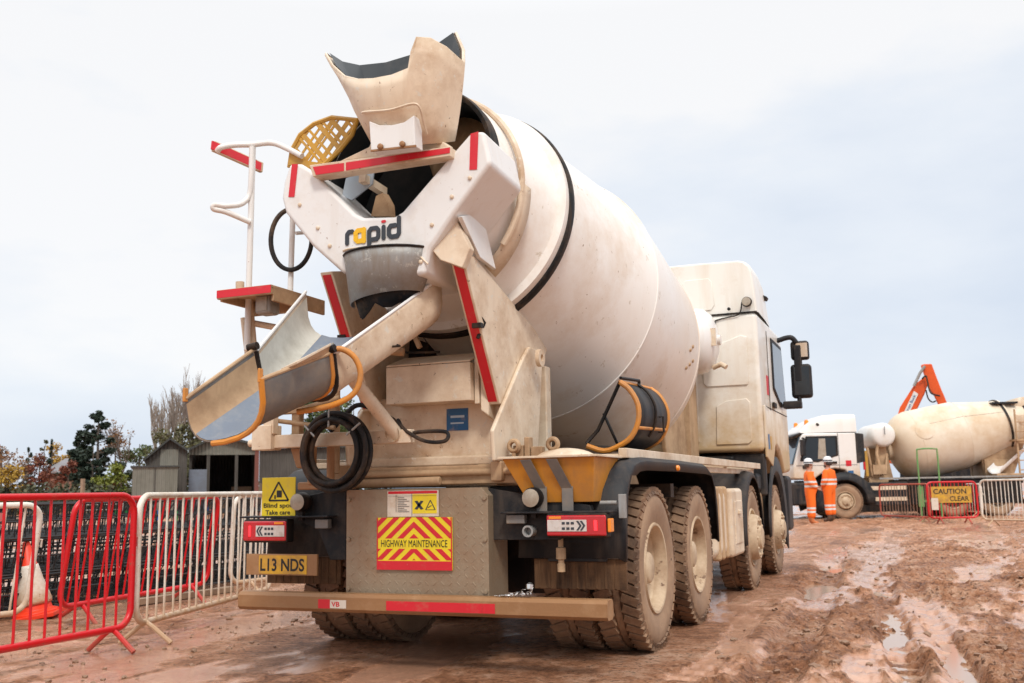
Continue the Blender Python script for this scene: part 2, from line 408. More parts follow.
def ground_h(x, y):
    x = np.asarray(x, float); y = np.asarray(y, float)
    d = np.hypot(x - _C[0], y - _C[1])
    near = 1 - sstep(30, 60, d)
    wob = fbm(x, y, 0.35, 3) * 0.5
    h = 0.05 * fbm(x, y, 0.28, 4)
    mud = sstep(1.0, 2.2, x + wob) * (1 - 0.55 * sstep(6.5, 9.0, x))          # churned strip right of the truck
    mud = np.maximum(mud, 0.25)
    cl = fbm(x, y, 3.2, 5, 0.62); h = h + mud * (0.055 * cl + 0.12 * np.maximum(0, fbm(x, y, 6.5, 4, 0.64)) + 0.12 * np.maximum(0, fbm(x, y, 14, 4, 0.68) - .01))
    h = h + 0.010 * fbm(x, y, 22, 3)
    # ruts pressed by wheels running alongside the truck
    def rut(xc, w, dep, y0, y1, ed=0.02):
        q = np.abs(x - (xc + 0.30 * np.sin(y * 0.21 + xc) + 0.12 * wob)); m = sstep(y0, y0 + 1.5, y) * (1 - sstep(y1 - 2.5, y1, y))
        return m * (-dep * (1 - sstep(w * 0.6, w, q)) + ed * np.exp(-((q - w * 1.15) / 0.09) ** 2))
    for a in ((2.62, 0.13, 0.05, -4, 7), (3.03, 0.12, 0.05, -4, 6), (1.75, 0.22, 0.045, -6, 14), (4.4, 0.25, 0.05, -2, 20), (5.6, 0.28, 0.045, -2, 18), (7.0, 0.28, 0.05, 2, 22)):
        h = h + rut(*a)
    # tread marks pressed across a strip
    tr = (1 - sstep(0.22, 0.32, np.abs(x - 2.75 - 0.25 * np.sin(y * 0.2)))) * (1 - sstep(3, 9, y))
    h = h + tr * (0.016 * np.sign(np.sin(y * 28 + 6 * np.abs(x - 2.15))) - 0.012)
    for xs_, wl, ph in ((1.45, 29, 5), (3.35, 27, -6), (4.9, 25, 6)):
        tr = (1 - sstep(0.19, 0.27, np.abs(x - xs_ - .18 * np.sin(y * .23 + xs_)))) * sstep(-4, -2, y) * (1 - sstep(9, 15, y)) * sstep(-.12, .05, fbm(x, y, .6, 3))
        h = h + tr * (.017 * np.sign(np.sin(y * wl + ph * np.abs(x - xs_))) - .012)
    tr = (1 - sstep(0.2, 0.3, np.abs(x - 3.75 - 0.3 * np.sin(y * 0.16)))) * sstep(-3, 0, y) * (1 - sstep(8, 14, y))
    h = h + tr * (0.014 * np.sign(np.sin(y * 26 + 5 * x)) - 0.01)
    # curved tracks turning across further back
    for rr, dep in ((12.5, .04), (14.4, .045), (17.5, .045), (19.4, .04)):
        q = np.abs(np.hypot(x - 14, y - 20) - rr + 0.3 * wob); h = h - dep * (1 - sstep(.18, .36, q)) * near + 0.02 * np.exp(-((q - .42) / .1) ** 2) * near
    # shallow hollows that hold water
    for px, py, rx, ry, dep in ((2.66, 1.4, .11, 1.2, .055), (2.58, -.9, .10, .7, .05), (3.05, 0.0, .12, 1.1, .06), (3.75, 2.6, .45, .45, .06), (3.6, .4, .3, .35, .05), (1.9, 7.5, .25, .9, .05), (2.35, 4.9, .16, .7, .05),
                                (3.3, 6.2, .22, 1.0, .05), (2.3, 9.8, .3, 1.2, .055), (5.2, 7.0, .8, .6, .05), (3.6, 12, .9, .7, .045), (2.6, 16.5, .8, .9, .05),
                                (-1.9, -2.4, .6, .4, .035), (-2.9, -.2, .35, .8, .03), (7.5, 14, 1.6, 1.6, .05), (1.75, 4.6, .25, .8, .05), (.2, 18.8, 1.5, .7, .05),
                                (8.4, 3.4, 1.0, 1.2, .05), (5.6, 17.0, 1.5, .9, .05)):
        h = h - dep * np.exp(-(((x - px) / rx) ** 2 + ((y - py) / ry) ** 2))
    flat = (1 - sstep(1.35, 1.9, np.abs(x + 0.1))) * sstep(-1.9, -1.2, y) * (1 - sstep(8.5, 9.5, y))   # pressed flat under the truck
    h = h * (1 - 0.8 * flat)
    left = 1 - sstep(-2.6, -1.5, x)
    h = h * (1 - 0.45 * left) + left * 0.012
    wt = wetness(x, y); base = 0.05 * fbm(x, y, 0.28, 4) + .3 * np.minimum(0, h) - .006
    h = h * (1 - .72 * wt) + base * (.72 * wt)
    return h * near + 0.0
def make_ground():
    cx, cy = _C[0], _C[1]
    az0 = math.atan2(-_bk[1], -_bk[0])
    fine = np.linspace(-R(42), R(42), 820); rest = np.linspace(R(42), 2 * PI - R(42), 76)[1:-1]
    A = az0 + np.concatenate([fine, rest]); n = len(A)
    r = [0.4]
    while r[-1] < 2600: r.append(r[-1] * (1.05 if r[-1] < 4.3 else 1.0047 if r[-1] < 42 else 1.06))
    r = np.array(r); m = len(r)
    X = cx + r[:, None] * np.cos(A)[None]; Y = cy + r[:, None] * np.sin(A)[None]
    Z = ground_h(X, Y)
    co = np.stack([X, Y, Z], -1).reshape(-1, 3)
    i = np.arange(m - 1)[:, None] * n; k = np.arange(n)[None]; k2 = (k + 1) % n
    q = np.stack([i + k, i + k2, i + n + k2, i + n + k], -1).reshape(-1, 4)[:, ::-1]
    me = bpy.data.meshes.new('ground')
    c0 = len(co); co = np.vstack([co, [[cx, cy, float(ground_h(cx, cy))]]])
    fan = np.stack([np.full(n, c0), k2[0], k[0]], -1)[:, ::-1]
    me.vertices.add(len(co)); me.vertices.foreach_set('co', co.ravel())
    nl = q.size + fan.size; me.loops.add(nl); me.loops.foreach_set('vertex_index', np.concatenate([q.ravel(), fan.ravel()]).astype(np.int32))
    nf = len(q) + n; me.polygons.add(nf)
    ls = np.concatenate([np.arange(len(q)) * 4, len(q) * 4 + np.arange(n) * 3]).astype(np.int32)
    me.polygons.foreach_set('loop_start', ls)
    me.polygons.foreach_set('use_smooth', [True] * nf)
    me.update(calc_edges=True); me.validate()
    at_ = me.attributes.new('wet', 'FLOAT', 'POINT'); at_.data.foreach_set('value', wetness(co[:, 0], co[:, 1]).astype(np.float32))
    return me
def mud_material():
    m, t, b = newmat('wet_mud'); l = t.links.new
    geo = N(t, 'ShaderNodeNewGeometry'); sz = N(t, 'ShaderNodeSeparateXYZ'); l(geo.outputs['Position'], sz.inputs['Vector'])
    def noise(sc, d, ro):
        n = N(t, 'ShaderNodeTexNoise'); n.inputs['Scale'].default_value = sc; n.inputs['Detail'].default_value = d; n.inputs['Roughness'].default_value = ro
        l(geo.outputs['Position'], n.inputs['Vector']); return n.outputs['Fac']
    def mr(v, a, bb, c=0, d=1):
        n = N(t, 'ShaderNodeMapRange'); n.inputs['From Min'].default_value = a; n.inputs['From Max'].default_value = bb
        n.inputs['To Min'].default_value = c; n.inputs['To Max'].default_value = d; l(v, n.inputs['Value']); return n.outputs['Result']
    def ma(op, a, bb):
        n = N(t, 'ShaderNodeMath', operation=op)
        for i, v in enumerate((a, bb)):
            if isinstance(v, (int, float)): n.inputs[i].default_value = v
            else: l(v, n.inputs[i])
        return n.outputs['Value']
    rp = N(t, 'ShaderNodeValToRGB'); cr = rp.color_ramp
    cr.elements[0].position = 0.40; cr.elements[0].color = (0.15, 0.052, 0.020, 1)
    cr.elements[1].position = 0.60; cr.elements[1].color = (0.82, 0.53, 0.37, 1)
    e = cr.elements.new(0.50); e.color = (0.56, 0.26, 0.135, 1)
    v = ma('ADD', ma('ADD', ma('MULTIPLY', noise(1.1, 9, 0.66), 0.40), ma('MULTIPLY', noise(9, 8, 0.7), 0.30)), ma('MULTIPLY', noise(34, 5, 0.7), 0.30))
    l(v, rp.inputs['Fac'])
    at_ = N(t, 'ShaderNodeAttribute'); at_.attribute_name = 'wet'; patch = at_.outputs['Fac']
    wet = mr(ma('ADD', sz.outputs['Z'], ma('MULTIPLY', noise(1.6, 6, 0.6), 0.05)), 0.045, 0.005)        # low ground stays wet
    mx = N(t, 'ShaderNodeMix', data_type='RGBA', blend_type='MULTIPLY'); l(ma('MULTIPLY', wet, 0.40), mx.inputs['Factor'])
    l(rp.outputs['Color'], mx.inputs['A']); mx.inputs['B'].default_value = (0.72, 0.62, 0.54, 1)
    dk = N(t, 'ShaderNodeMix', data_type='RGBA'); l(ma('MULTIPLY', mr(noise(20, 6, 0.72), 0.545, 0.60), mr(patch, 0, 1, 0.8, 0.15)), dk.inputs['Factor']); l(mx.outputs['Result'], dk.inputs['A']); dk.inputs['B'].default_value = (0.14, 0.058, 0.026, 1)
    pw = N(t, 'ShaderNodeMix', data_type='RGBA'); l(ma('MULTIPLY', patch, 0.7), pw.inputs['Factor']); l(dk.outputs['Result'], pw.inputs['A']); pw.inputs['B'].default_value = (0.46, 0.26, 0.175, 1)
    l(pw.outputs['Result'], b.inputs['Base Color'])
    rg = ma('ADD', ma('SUBTRACT', mr(wet, 0, 1, 0.55, 0.34), ma('MULTIPLY', patch, 0.42)), ma('MULTIPLY', ma('SUBTRACT', noise(5, 6, 0.7), 0.5), 0.55))
    cl = N(t, 'ShaderNodeClamp'); cl.inputs['Min'].default_value = 0.07; cl.inputs['Max'].default_value = 0.95; l(rg, cl.inputs['Value'])
    l(cl.outputs['Result'], b.inputs['Roughness'])
    l(mr(patch, 0, 1, 0.22, 0.75), b.inputs['Specular IOR Level'])
    bn = N(t, 'ShaderNodeBump'); l(mr(patch, 0, 1, 1.0, 0.13), bn.inputs['Strength']); bn.inputs['Distance'].default_value = 0.075
    l(ma('ADD', ma('MULTIPLY', noise(10, 9, 0.72), 1.0), ma('MULTIPLY', noise(42, 6, 0.75), 0.55)), bn.inputs['Height']); l(bn.outputs['Normal'], b.inputs['Normal'])
    return m
gme = make_ground(); gme.materials.append(mud_material())
tag(link('ground', gme), kind='structure')
m, t, b = newmat('puddle_water')
b.inputs['Base Color'].default_value = (0.42, 0.27, 0.18, 1); b.inputs['Roughness'].default_value = 0.10
bn = N(t, 'ShaderNodeBump'); bn.inputs['Strength'].default_value = 0.12; bn.inputs['Distance'].default_value = 0.01
nn = N(t, 'ShaderNodeTexNoise'); nn.inputs['Scale'].default_value = 9
t.links.new(nn.outputs['Fac'], bn.inputs['Height']); t.links.new(bn.outputs['Normal'], b.inputs['Normal'])
w = MB(); w.face([(-6, -5, -0.064), (16, -5, -0.064), (16, 30, -0.064), (-6, 30, -0.064)])
tag(w.build('water', m), kind='structure')
# loose clods and stones trodden into the mud
mb = MB()
for i in range(1500):
    if i < 1150: x, y = rnd.uniform(1.6, 8.5), rnd.uniform(-3.5, 14)
    else: x, y = rnd.uniform(-4.2, -1.4), rnd.uniform(-2.6, 4)
    s = rnd.uniform(.006, .026) * (1.5 if rnd.random() < .12 else 1)
    if i >= 1150: s *= 0.8
    bmesh.ops.create_icosphere(mb.bm, subdivisions=1, radius=1, matrix=Matrix.Translation((x, y, float(ground_h(x, y)) + s * .25)) @ Matrix.Rotation(rnd.random() * 6, 4, 'Z') @ Matrix.Diagonal((s * rnd.uniform(.8, 1.7), s * rnd.uniform(.7, 1.3), s * rnd.uniform(.5, .9), 1)))
for v in mb.bm.verts: v.co += Vector((rnd.uniform(-1, 1), rnd.uniform(-1, 1), rnd.uniform(-1, 1))) * .004
tag(mb.build('mud_clods', M['clod']), kind='stuff')

# ------------------------------------------------------------------ lorry parts shared by both mixers
def tyre_mb(w=0.30):
    mb = MB(); h = w / 2
    mb.lathe([(.295, -h + .02), (.35, -h + .005), (.40, -h - .004), (.455, -h - .004), (.50, -h + .012), (.522, -h + .04), (.527, -.045), (.516, -.04), (.516, -.025), (.527, -.02),
              (.527, .02), (.516, .025), (.516, .04), (.527, .045), (.522, h - .04), (.50, h - .012), (.455, h + .004), (.40, h + .004), (.35, h - .005), (.295, h - .02)],
             (0, 0, 0), (1, 0, 0), n=72, mats=[1, 1, 1, 1, 1, 0, 0, 0, 0, 0, 0, 0, 0, 0, 1, 1, 1, 1, 1])
    for k in range(46):
        a = 2 * PI * k / 46
        for sx, tw in ((-1, .35), (1, -.35)):
            a2 = a + (PI / 46 if sx > 0 else 0)
            rot = Matrix.Rotation(-a2, 3, 'X') @ Matrix.Rotation(tw, 3, 'Z')
            mb.box(Matrix.Rotation(-a2, 3, 'X') @ Vector((sx * (h - .062), 0, .531)), (.112, .055, .026), rot)
            mb.box(Matrix.Rotation(-a2, 3, 'X') @ Vector((sx * (h - .014), 0, .512)), (.014, .055, .05), Matrix.Rotation(-a2, 3, 'X') @ Matrix.Rotation(-sx * .5, 3, 'Y'))
    me = mb.mesh('tyre'); me.materials.append(M['tyre']); me.materials.append(M['tyre_wall']); return me
TYRE = tyre_mb()
def rim_mesh(front):
    mb = MB()
    mb.lathe([(.296, -.12), (.305, .125), (.298, .145), (.283, .143), (.276, .118), (.266, .10), (.264, .06), (.266, -.11)], (0, 0, 0), (1, 0, 0), n=56)
    me = mb.mesh('rim'); me.materials.append(M['rim']); return me
def hub_mesh(front):
    mb = MB(); mb.mi = 0
    if front:
        mb.lathe([(.262, .02), (.25, .10), (.232, .185), (.215, .212), (.195, .212), (.18, .19), (.135, .185), (.125, .20), (.115, .235), (.09, .245), (0, .248)], (0, 0, 0), (1, 0, 0), n=40)
        nr, nh = .185, .20
    else:
        mb.lathe([(.264, .06), (.25, .035), (.225, .012), (.17, .008), (.155, .02), (.125, .02), (.115, .06), (.10, .095), (.085, .105), (0, .108)], (0, 0, 0), (1, 0, 0), n=40)
        nr, nh = .150, .02
    for k in range(10):
        a = 2 * PI * k / 10
        mb.lathe([(.019, nh), (.017, nh + .016), (.011, nh + .024), (0, nh + .024)], (0, nr * math.cos(a), nr * math.sin(a)), (1, 0, 0), n=8)
        if not front:
            a += PI / 10; mb.mi = 1
            mb.lathe([(.026, .0145), (0, .0145)], (0, .20 * math.cos(a), .20 * math.sin(a)), (1, 0, 0), n=10); mb.mi = 0
    me = mb.mesh('hub'); me.materials.append(M['rim']); me.materials.append(M['ink']); return me
RIM, HUB_R, HUB_F = rim_mesh(0), hub_mesh(0), hub_mesh(1)
def wheel(parent, side, y, front):
    """side +1 right, -1 left; outer tyre face at 1.24 m from the centre line"""
    o = link('wheel', HUB_F if front else HUB_R, parent)
    o.location = (side * 1.087, y, .535 if not front else .53)
    o.rotation_euler = (rnd.random() * 6 if side > 0 else rnd.random() * 6, 0, 0 if side > 0 else PI)
    link('rim', RIM, o); t = link('tyre', TYRE, o)
    if not front:
        t = link('tyre', TYRE, o); t.location.x = -.335; t.rotation_euler.x = .07
    return o
def drum_parts(parent, mat, ring_mat, c0=(0, -.489, 2.968), al=0.208):
    c0 = Vector(c0); ax = Vector((0, math.cos(al), -math.sin(al)))
    prof = [(.585, -.77), (.62, -.68), (.765, -.12), (.79, -.09), (.848, -.088), (.852, -.03), (.852, .03), (.83, .06), (1.085, 1.36), (1.102, 1.385), (1.108, 1.41), (1.118, 1.9), (1.122, 2.4), (1.125, 2.86), (1.118, 2.93), (1.075, 3.12),
            (.98, 3.29), (.85, 3.42), (.6, 3.55), (.3, 3.62), (.3, 3.75), (.22, 3.78), (0, 3.78)]
    mb = MB(); mb.lathe(prof, c0, ax, n=128)
    d = mb.build('mixer_drum', mat, parent)
    mb = MB(); mb.lathe([(.80, -.035), (.862, -.035), (.872, -.02), (.872, .025), (.862, .04), (.82, .04), (.80, -.035)], c0, ax, n=112); mb.build('track_ring', ring_mat, d)
    for s, r in ((1.40, 1.106), (2.88, 1.124)):
        mb = MB(); pts = []
        e1 = Vector((1, 0, 0)); e2 = ax.cross(e1)
        for k in range(120): pts.append(c0 + ax * s + r * (math.cos(k * PI / 60) * e1 + math.sin(k * PI / 60) * e2))
        mb.tube(pts, .007, n=6, closed=True); mb.build('weld_seam', mat, d)
    mb = MB(); mb.lathe([(.575, -.79), (.602, -.80), (.615, -.78), (.62, -.70), (.60, -.68)], c0, ax, n=80); mb.build('opening_rim', M['rubber'], d)
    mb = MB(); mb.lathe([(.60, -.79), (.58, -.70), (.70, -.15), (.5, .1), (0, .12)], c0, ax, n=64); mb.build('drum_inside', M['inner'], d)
    for a in (.95, 2.6, 4.4):
        mb = MB(); dr = math.cos(a) * Vector((1, 0, 0)) + math.sin(a) * (-e2); mb.tube([c0 + ax * s + dr * (r + .001) for s, r in ((.07, .832), (1.36, 1.086), (1.41, 1.109), (2.86, 1.126))], .0045, n=6); mb.build('plate_joint', M['inner'], d)
    # a spiral blade end seen in the mouth
    mb = MB(); rows = []
    for k in range(14):
        a = .2 + k * .13; cdir = math.cos(a) * Vector((1, 0, 0)) + math.sin(a) * (-e2)
        rows.append([c0 + ax * (-.72 + k * .03) + cdir * (.57), c0 + ax * (-.66 + k * .03) + cdir * .24])
    mb.grid(rows); mb.build('spiral_blade', M['tan'], d, solid=.012)
    return d, c0, ax
def loft_cab(parent, yr, yf, zb, zseam, ztop, mat, hw=1.25):
    """cab shell: side profile extruded with rounded corners, windscreen raked, roof fairing lofted on top"""
    dz = zseam - 3.08; Ln = yf - yr
    prof = [(yr, zb), (yr, zseam), (yf - .38, zseam), (yf - .30, zseam - .1), (yf - .02, 2.05 + dz), (yf, 1.9 + dz), (yf, 1.25), (yf - .62, 1.22), (yf - .75, 1.32), (yf - 1.0, 1.5), (yf - 1.3, 1.56), (yf - 1.62, 1.5), (yf - 1.8, zb)]
    mb = MB(); mb.prism([(-hw, y, z) for y, z in prof], (2 * hw, 0, 0))
    body = mb.build('cab', mat, parent, bevel=.055, seg=3)
    rows = []
    for y, w, h in ((yr + .03, 1.0, 1.0), (yr + .10, 1.01, 1.02), (yr + .3 * Ln, 1.0, 1.03), (yr + .5 * Ln, .98, .98), (yr + .66 * Ln, .95, .72), (yr + .78 * Ln, .93, .40), (yr + .856 * Ln, .92, .08)):
        z0 = zseam + .012; H = (ztop - zseam) * h
        half = [(hw - .002, 0), (hw - .02, .40), (hw - .045, .74), (hw - .07, .87), (hw - .12, .95), (hw - .20, .99), (.45, 1.01)]
        pts = [(x * w, y, z0 + t * H) for x, t in half]; rows.append(pts + [(-p[0], p[1], p[2]) for p in pts[::-1]])
    mb = MB(); mb.grid(rows)
    mb.face(rows[0][::-1]); mb.face(rows[-1])
    bmesh.ops.remove_doubles(mb.bm, verts=mb.bm.verts, dist=1e-4)
    rf = mb.build('roof_fairing', mat, body, bevel=.02)
    return body, rf
def side_window(body, s, yf, z0=2.12, z1=2.98, hw=1.25):
    P = [(yf - 1.42, z1 - .02), (yf - 1.42, z0 + .18), (yf - .78, z0 - .02), (yf - .22, z0 + .02), (yf - .44, z1 - .02)]
    fr = MB(); fr.prism([(s * (hw + .001), y, z) for y, z in P], (s * .014, 0, 0)); f = fr.build('side_window', M['black'], body, bevel=.006)
    cy = sum(p[0] for p in P) / 5; cz = sum(p[1] for p in P) / 5
    g = MB(); g.prism([(s * (hw + .015), cy + (y - cy) * .88, cz + (z - cz) * .88) for y, z in P], (s * .004, 0, 0)); g.build('pane', M['glass'], f)
    return f

# ================================================================== the near mixer lorry
T = thing('concrete_mixer_truck', 'large muddy cream concrete mixer lorry seen from behind with its rear chute out', 'mixer truck', (0, 0, 0))
AX = (6.12, 4.22, 1.40, 0.0)
for y in AX[:2]:
    for s in (1, -1): wheel(T, s, y, True)
for y in AX[2:]:
    for s in (1, -1): wheel(T, s, y, False)
# chassis rails, axles, cross members
mb = MB()
for s in (-1, 1):
    mb.bb(s * .36, s * .44, -1.0, 7.3, .82, 1.10); mb.bb(s * .30, s * .36, -1.0, 7.3, 1.06, 1.10)
for y in (-.9, .7, 2.2, 3.3, 5.2, 6.9): mb.bb(-.36, .36, y - .05, y + .05, .86, 1.06)
for y in AX: mb.tube([(-.95, y, .53), (.95, y, .53)], .075, n=12)
for y in AX[2:]: mb.lathe([(0, -.22), (.16, -.18), (.2, 0), (.16, .18), (0, .22)], (0, y, .55), (0, 1, 0), n=20)
mb.tube([(0, 0, .6), (0, 5.5, .9)], .06)
mb.build('chassis_frame', M['black'], T, bevel=.006)
mb = MB()
for s in (-1, 1): mb.bb(s * .33, s * .47, -.95, 4.6, 1.103, 1.24)
mb.bb(-.62, .62, -.97, -.83, 1.115, 1.235)
mb.bb(-.62, .62, 4.2, 4.6, 1.24, 1.32)
mb.build('subframe', M['tan'], T, bevel=.01)
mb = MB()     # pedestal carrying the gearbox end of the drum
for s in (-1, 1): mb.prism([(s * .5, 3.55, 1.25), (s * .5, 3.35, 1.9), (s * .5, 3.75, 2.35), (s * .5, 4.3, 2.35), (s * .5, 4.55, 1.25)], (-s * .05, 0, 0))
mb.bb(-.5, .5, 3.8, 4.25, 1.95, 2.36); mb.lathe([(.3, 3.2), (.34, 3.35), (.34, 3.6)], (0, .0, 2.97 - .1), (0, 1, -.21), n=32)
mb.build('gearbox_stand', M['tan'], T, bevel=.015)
drum, DC, DA = drum_parts(T, M['drum'], M['rubber'])
mb = MB()     # inspection hatch with bolts, low on the right of the drum
for q in ((1.060,0.797,1.612), (1.060,1.201,1.660)): pass
for k in range(5):
    a = -.30 + k * .05; s_ = 2.55 + .07 * (k % 3)
    e2 = DA.cross(Vector((1, 0, 0))); n_ = math.cos(a) * Vector((1, 0, 0)) + math.sin(a) * -e2
    mb.lathe([(.016, -.01), (.016, .012), (0, .016)], DC + DA * s_ + n_ * 1.123, n_, n=8)
mb.build('hatch_bolts', M['tan'], drum)
# rear panel of tread plate, with chamfered corner
p0, p1 = (-0.530,-1.100,0.449), (0.465,-1.100,1.089)
PX0, PX1, PZ0, PZ1 = p0[0], p1[0] + .005, .425, p1[2] + .005
mb = MB(); mb.prism([(PX0, -1.10, PZ0), (PX0, -1.10, PZ1), (PX1 - .045, -1.10, PZ1), (PX1, -1.10, PZ1 - .05), (PX1, -1.10, PZ0)], (0, .30, 0))
for i in range(18):      # raised tread pattern
    for k in range(13):
        x = PX0 + .045 + i * (PX1 - PX0 - .09) / 17; z = PZ0 + .04 + k * (PZ1 - PZ0 - .1) / 12
        mb.box((x, -1.1005, z), (.030, .003, .009), Matrix.Rotation(R(45 if (i + k) % 2 else -45), 3, 'Y'))
panel = mb.build('rear_panel', M['plate'], T, bevel=.004)
for x in (PX0 + .02, PX1 - .02):
    for z in (.47, .78, 1.03): mb = MB(); mb.lathe([(.014, 0), (.014, .012), (0, .014)], (x, -1.10, z), (0, -1, 0), n=10); mb.build('bolt', M['plate'], panel)
# hazard board
h0, h1 = (-0.295,-1.115,0.597), (0.233,-1.115,0.916)
HX, HZ, HW, HH = h0[0], h0[2] - .004, h1[0] - h0[0], h1[2] - h0[2] + .004
mb = MB(); mb.bb(HX, HX + HW, -1.116, -1.104, HZ, HZ + HH)
hz = mb.build('hazard_board', M['sign_yellow'], panel, bevel=.003); tag(hz, 'red and yellow chevron board reading HIGHWAY MAINTENANCE')
mb = MB(); y_ = -1.1175
for k in range(-1, 7):
    top = .10 + k * .235
    for sgn in (-1, 1):
        po = [(.5, top), (.5 + sgn * .5, top - .72), (.5 + sgn * .5, top - .72 + .118), (.5, top + .118)]
        for (a, b_) in ((.19, .40), (.60, 1.0)):
            c = clip(po, 0, 1, a, b_)
            if c: mb.prism([(HX + u * HW, y_, HZ + v * HH) for u, v in c], (0, .0012, 0))
mb.prism([(HX + u * HW, y_, HZ + v * HH) for u, v in ((0, 0), (1, 0), (1, .17), (0, .17))], (0, .0012, 0))
for u in (0, .985): mb.prism([(HX + (u + a) * HW, y_ - .001, HZ + v * HH) for a, v in ((0, 0), (.015, 0), (.015, 1), (0, 1))], (0, .0012, 0))
mb.build('red_chevron', M['red'], hz)
text_mesh('lettering', 'HIGHWAY MAINTENANCE', M['ink'], hz, (HX + HW * .06, y_, HZ + HH * .435), (1, 0, 0), (0, 0, 1), HW * .88, HH * .135, .001, .0)
n0, n1 = (-0.223,-1.115,0.920), (0.139,-1.115,1.083)
NX, NZ, NW, NH = n0[0], n0[2], n1[0] - n0[0], n1[2] - n0[2]
mb = MB(); mb.bb(NX, NX + NW, -1.112, -1.104, NZ, NZ + NH); nb = mb.build('warning_notice', M['sign_white'], panel, bevel=.002)
def flat(mb, o, W_, H_, poly, y): mb.prism([(o[0] + u * W_, y, o[1] + v * H_) for u, v in poly], (0, .0012, 0))
mb = MB(); flat(mb, (NX, NZ), NW, NH, [(.50, .12), (.97, .12), (.97, .86), (.50, .86)], -1.1135); mb.build('yellow_field', M['sign_yellow'], nb)
mb = MB(); flat(mb, (NX, NZ), NW, NH, [(.02, .88), (.98, .88), (.98, .98), (.02, .98)], -1.1135); mb.build('red_heading', M['red'], nb)
mb = MB()
for a in ribbon([(.57, .28), (.69, .60)], .06) + ribbon([(.57, .60), (.69, .28)], .06) + ribbon([(.76, .26), (.85, .62), (.94, .26)], .018, True) + ribbon([(.80, .33), (.87, .42)], .02) + \
        ribbon([(.49, .03), (.49, .88)], .006) + ribbon([(.18, .18), (.18, .85)], .006) + ribbon([(.02, .80), (.97, .80)], .006):
    flat(mb, (NX, NZ), NW, NH, a, -1.115)
for k in range(9): flat(mb, (NX, NZ), NW, NH, [(.21, .19 + k * .067), (.44 - .05 * (k % 3), .19 + k * .067), (.44 - .05 * (k % 3), .205 + k * .067), (.21, .205 + k * .067)], -1.115)
mb.build('printing', M['dgrey'], nb)
mb = MB(); mb.bb(-1.0, 1.0, -.46, -.43, .40, .98); mb.build('underbody_shade_plate', M['black'], T)  # added black sheet standing in for the shade beneath the lorry
# underrun bar with chamfered ends
by, bz0, bz1 = -1.25, .338, .452
mb = MB(); oc = lambda x: [(x, by, bz0 + .02), (x, by + .02, bz0), (x, by + .10, bz0), (x, by + .12, bz0 + .02), (x, by + .12, bz1 - .02), (x, by + .10, bz1), (x, by + .02, bz1), (x, by, bz1 - .02)]
mb.prism(oc(-1.255), (2.505, 0, 0))
for s in (-1, 1): mb.prism([(s * 1.25, y, z) for _, y, z in oc(0)], (s * .004, 0, 0))
ub = mb.build('underrun_bar', M['bar'], T, bevel=.004)
for s in (-.30, .30):
    mb = MB(); mb.bb(s - .04, s + .04, -1.129, -.76, .35, .42); mb.bb(s - .04, s + .04, -.79, -.70, .42, .84); mb.build('bar_bracket', M['black'], ub, bevel=.006)
for a, b_ in (((-0.640,-1.252,0.376), (-0.552,-1.252,0.378)), ((-0.153,-1.252,0.388), (0.489,-1.252,0.399)), ((0.489,-1.252,0.399), (0.572,-1.252,0.401))):
    mb = MB(); mb.bb(a[0] + .001, b_[0] - .001, by - .0025, by - .0005, .362, .418); mb.build('reflective_strip', M['red'], ub)
a, b_ = (-0.552,-1.252,0.372), (-0.436,-1.252,0.375)
mb = MB(); mb.bb(a[0], b_[0], by - .0028, by - .0005, .365, .415); st = mb.build('sticker', M['sign_white'], ub)
text_mesh('lettering', 'VB', M['red'], st, (a[0] + .01, by - .003, .375), (1, 0, 0), (0, 0, 1), .06, .03, .001, .02)
# brackets that carry the lights either side of the panel
mb = MB(); q = [(0.437,-1.020,1.089), (1.097,-1.020,0.977), (1.107,-1.020,0.913), (0.902,-1.020,0.773), (0.432,-1.020,0.772)]
mb.prism(q, (0, .06, 0)); mb.bb((0.562,-1.100,0.914)[0], (1.248,-1.100,0.909)[0], -1.13, -.96, .932, .945)
mb.bb((0.788,-0.980,0.652)[0], 1.16, -.93, -.90, .64, .93)
mb.build('lamp_bracket', M['plastic'], T, bevel=.005)
mb = MB(); q = [(-0.963,-1.020,0.902), (-0.942,-1.020,1.054), (-0.584,-1.020,1.114), (-0.581,-1.020,0.643), (-0.703,-1.020,0.642), (-0.797,-1.020,0.836)]
mb.prism(q, (0, .06, 0)); mb.bb((-1.351,-1.100,0.927)[0], (-0.654,-1.100,0.922)[0], -1.13, -.96, .92, .932)
mb.build('lamp_bracket', M['plastic'], T, bevel=.005)
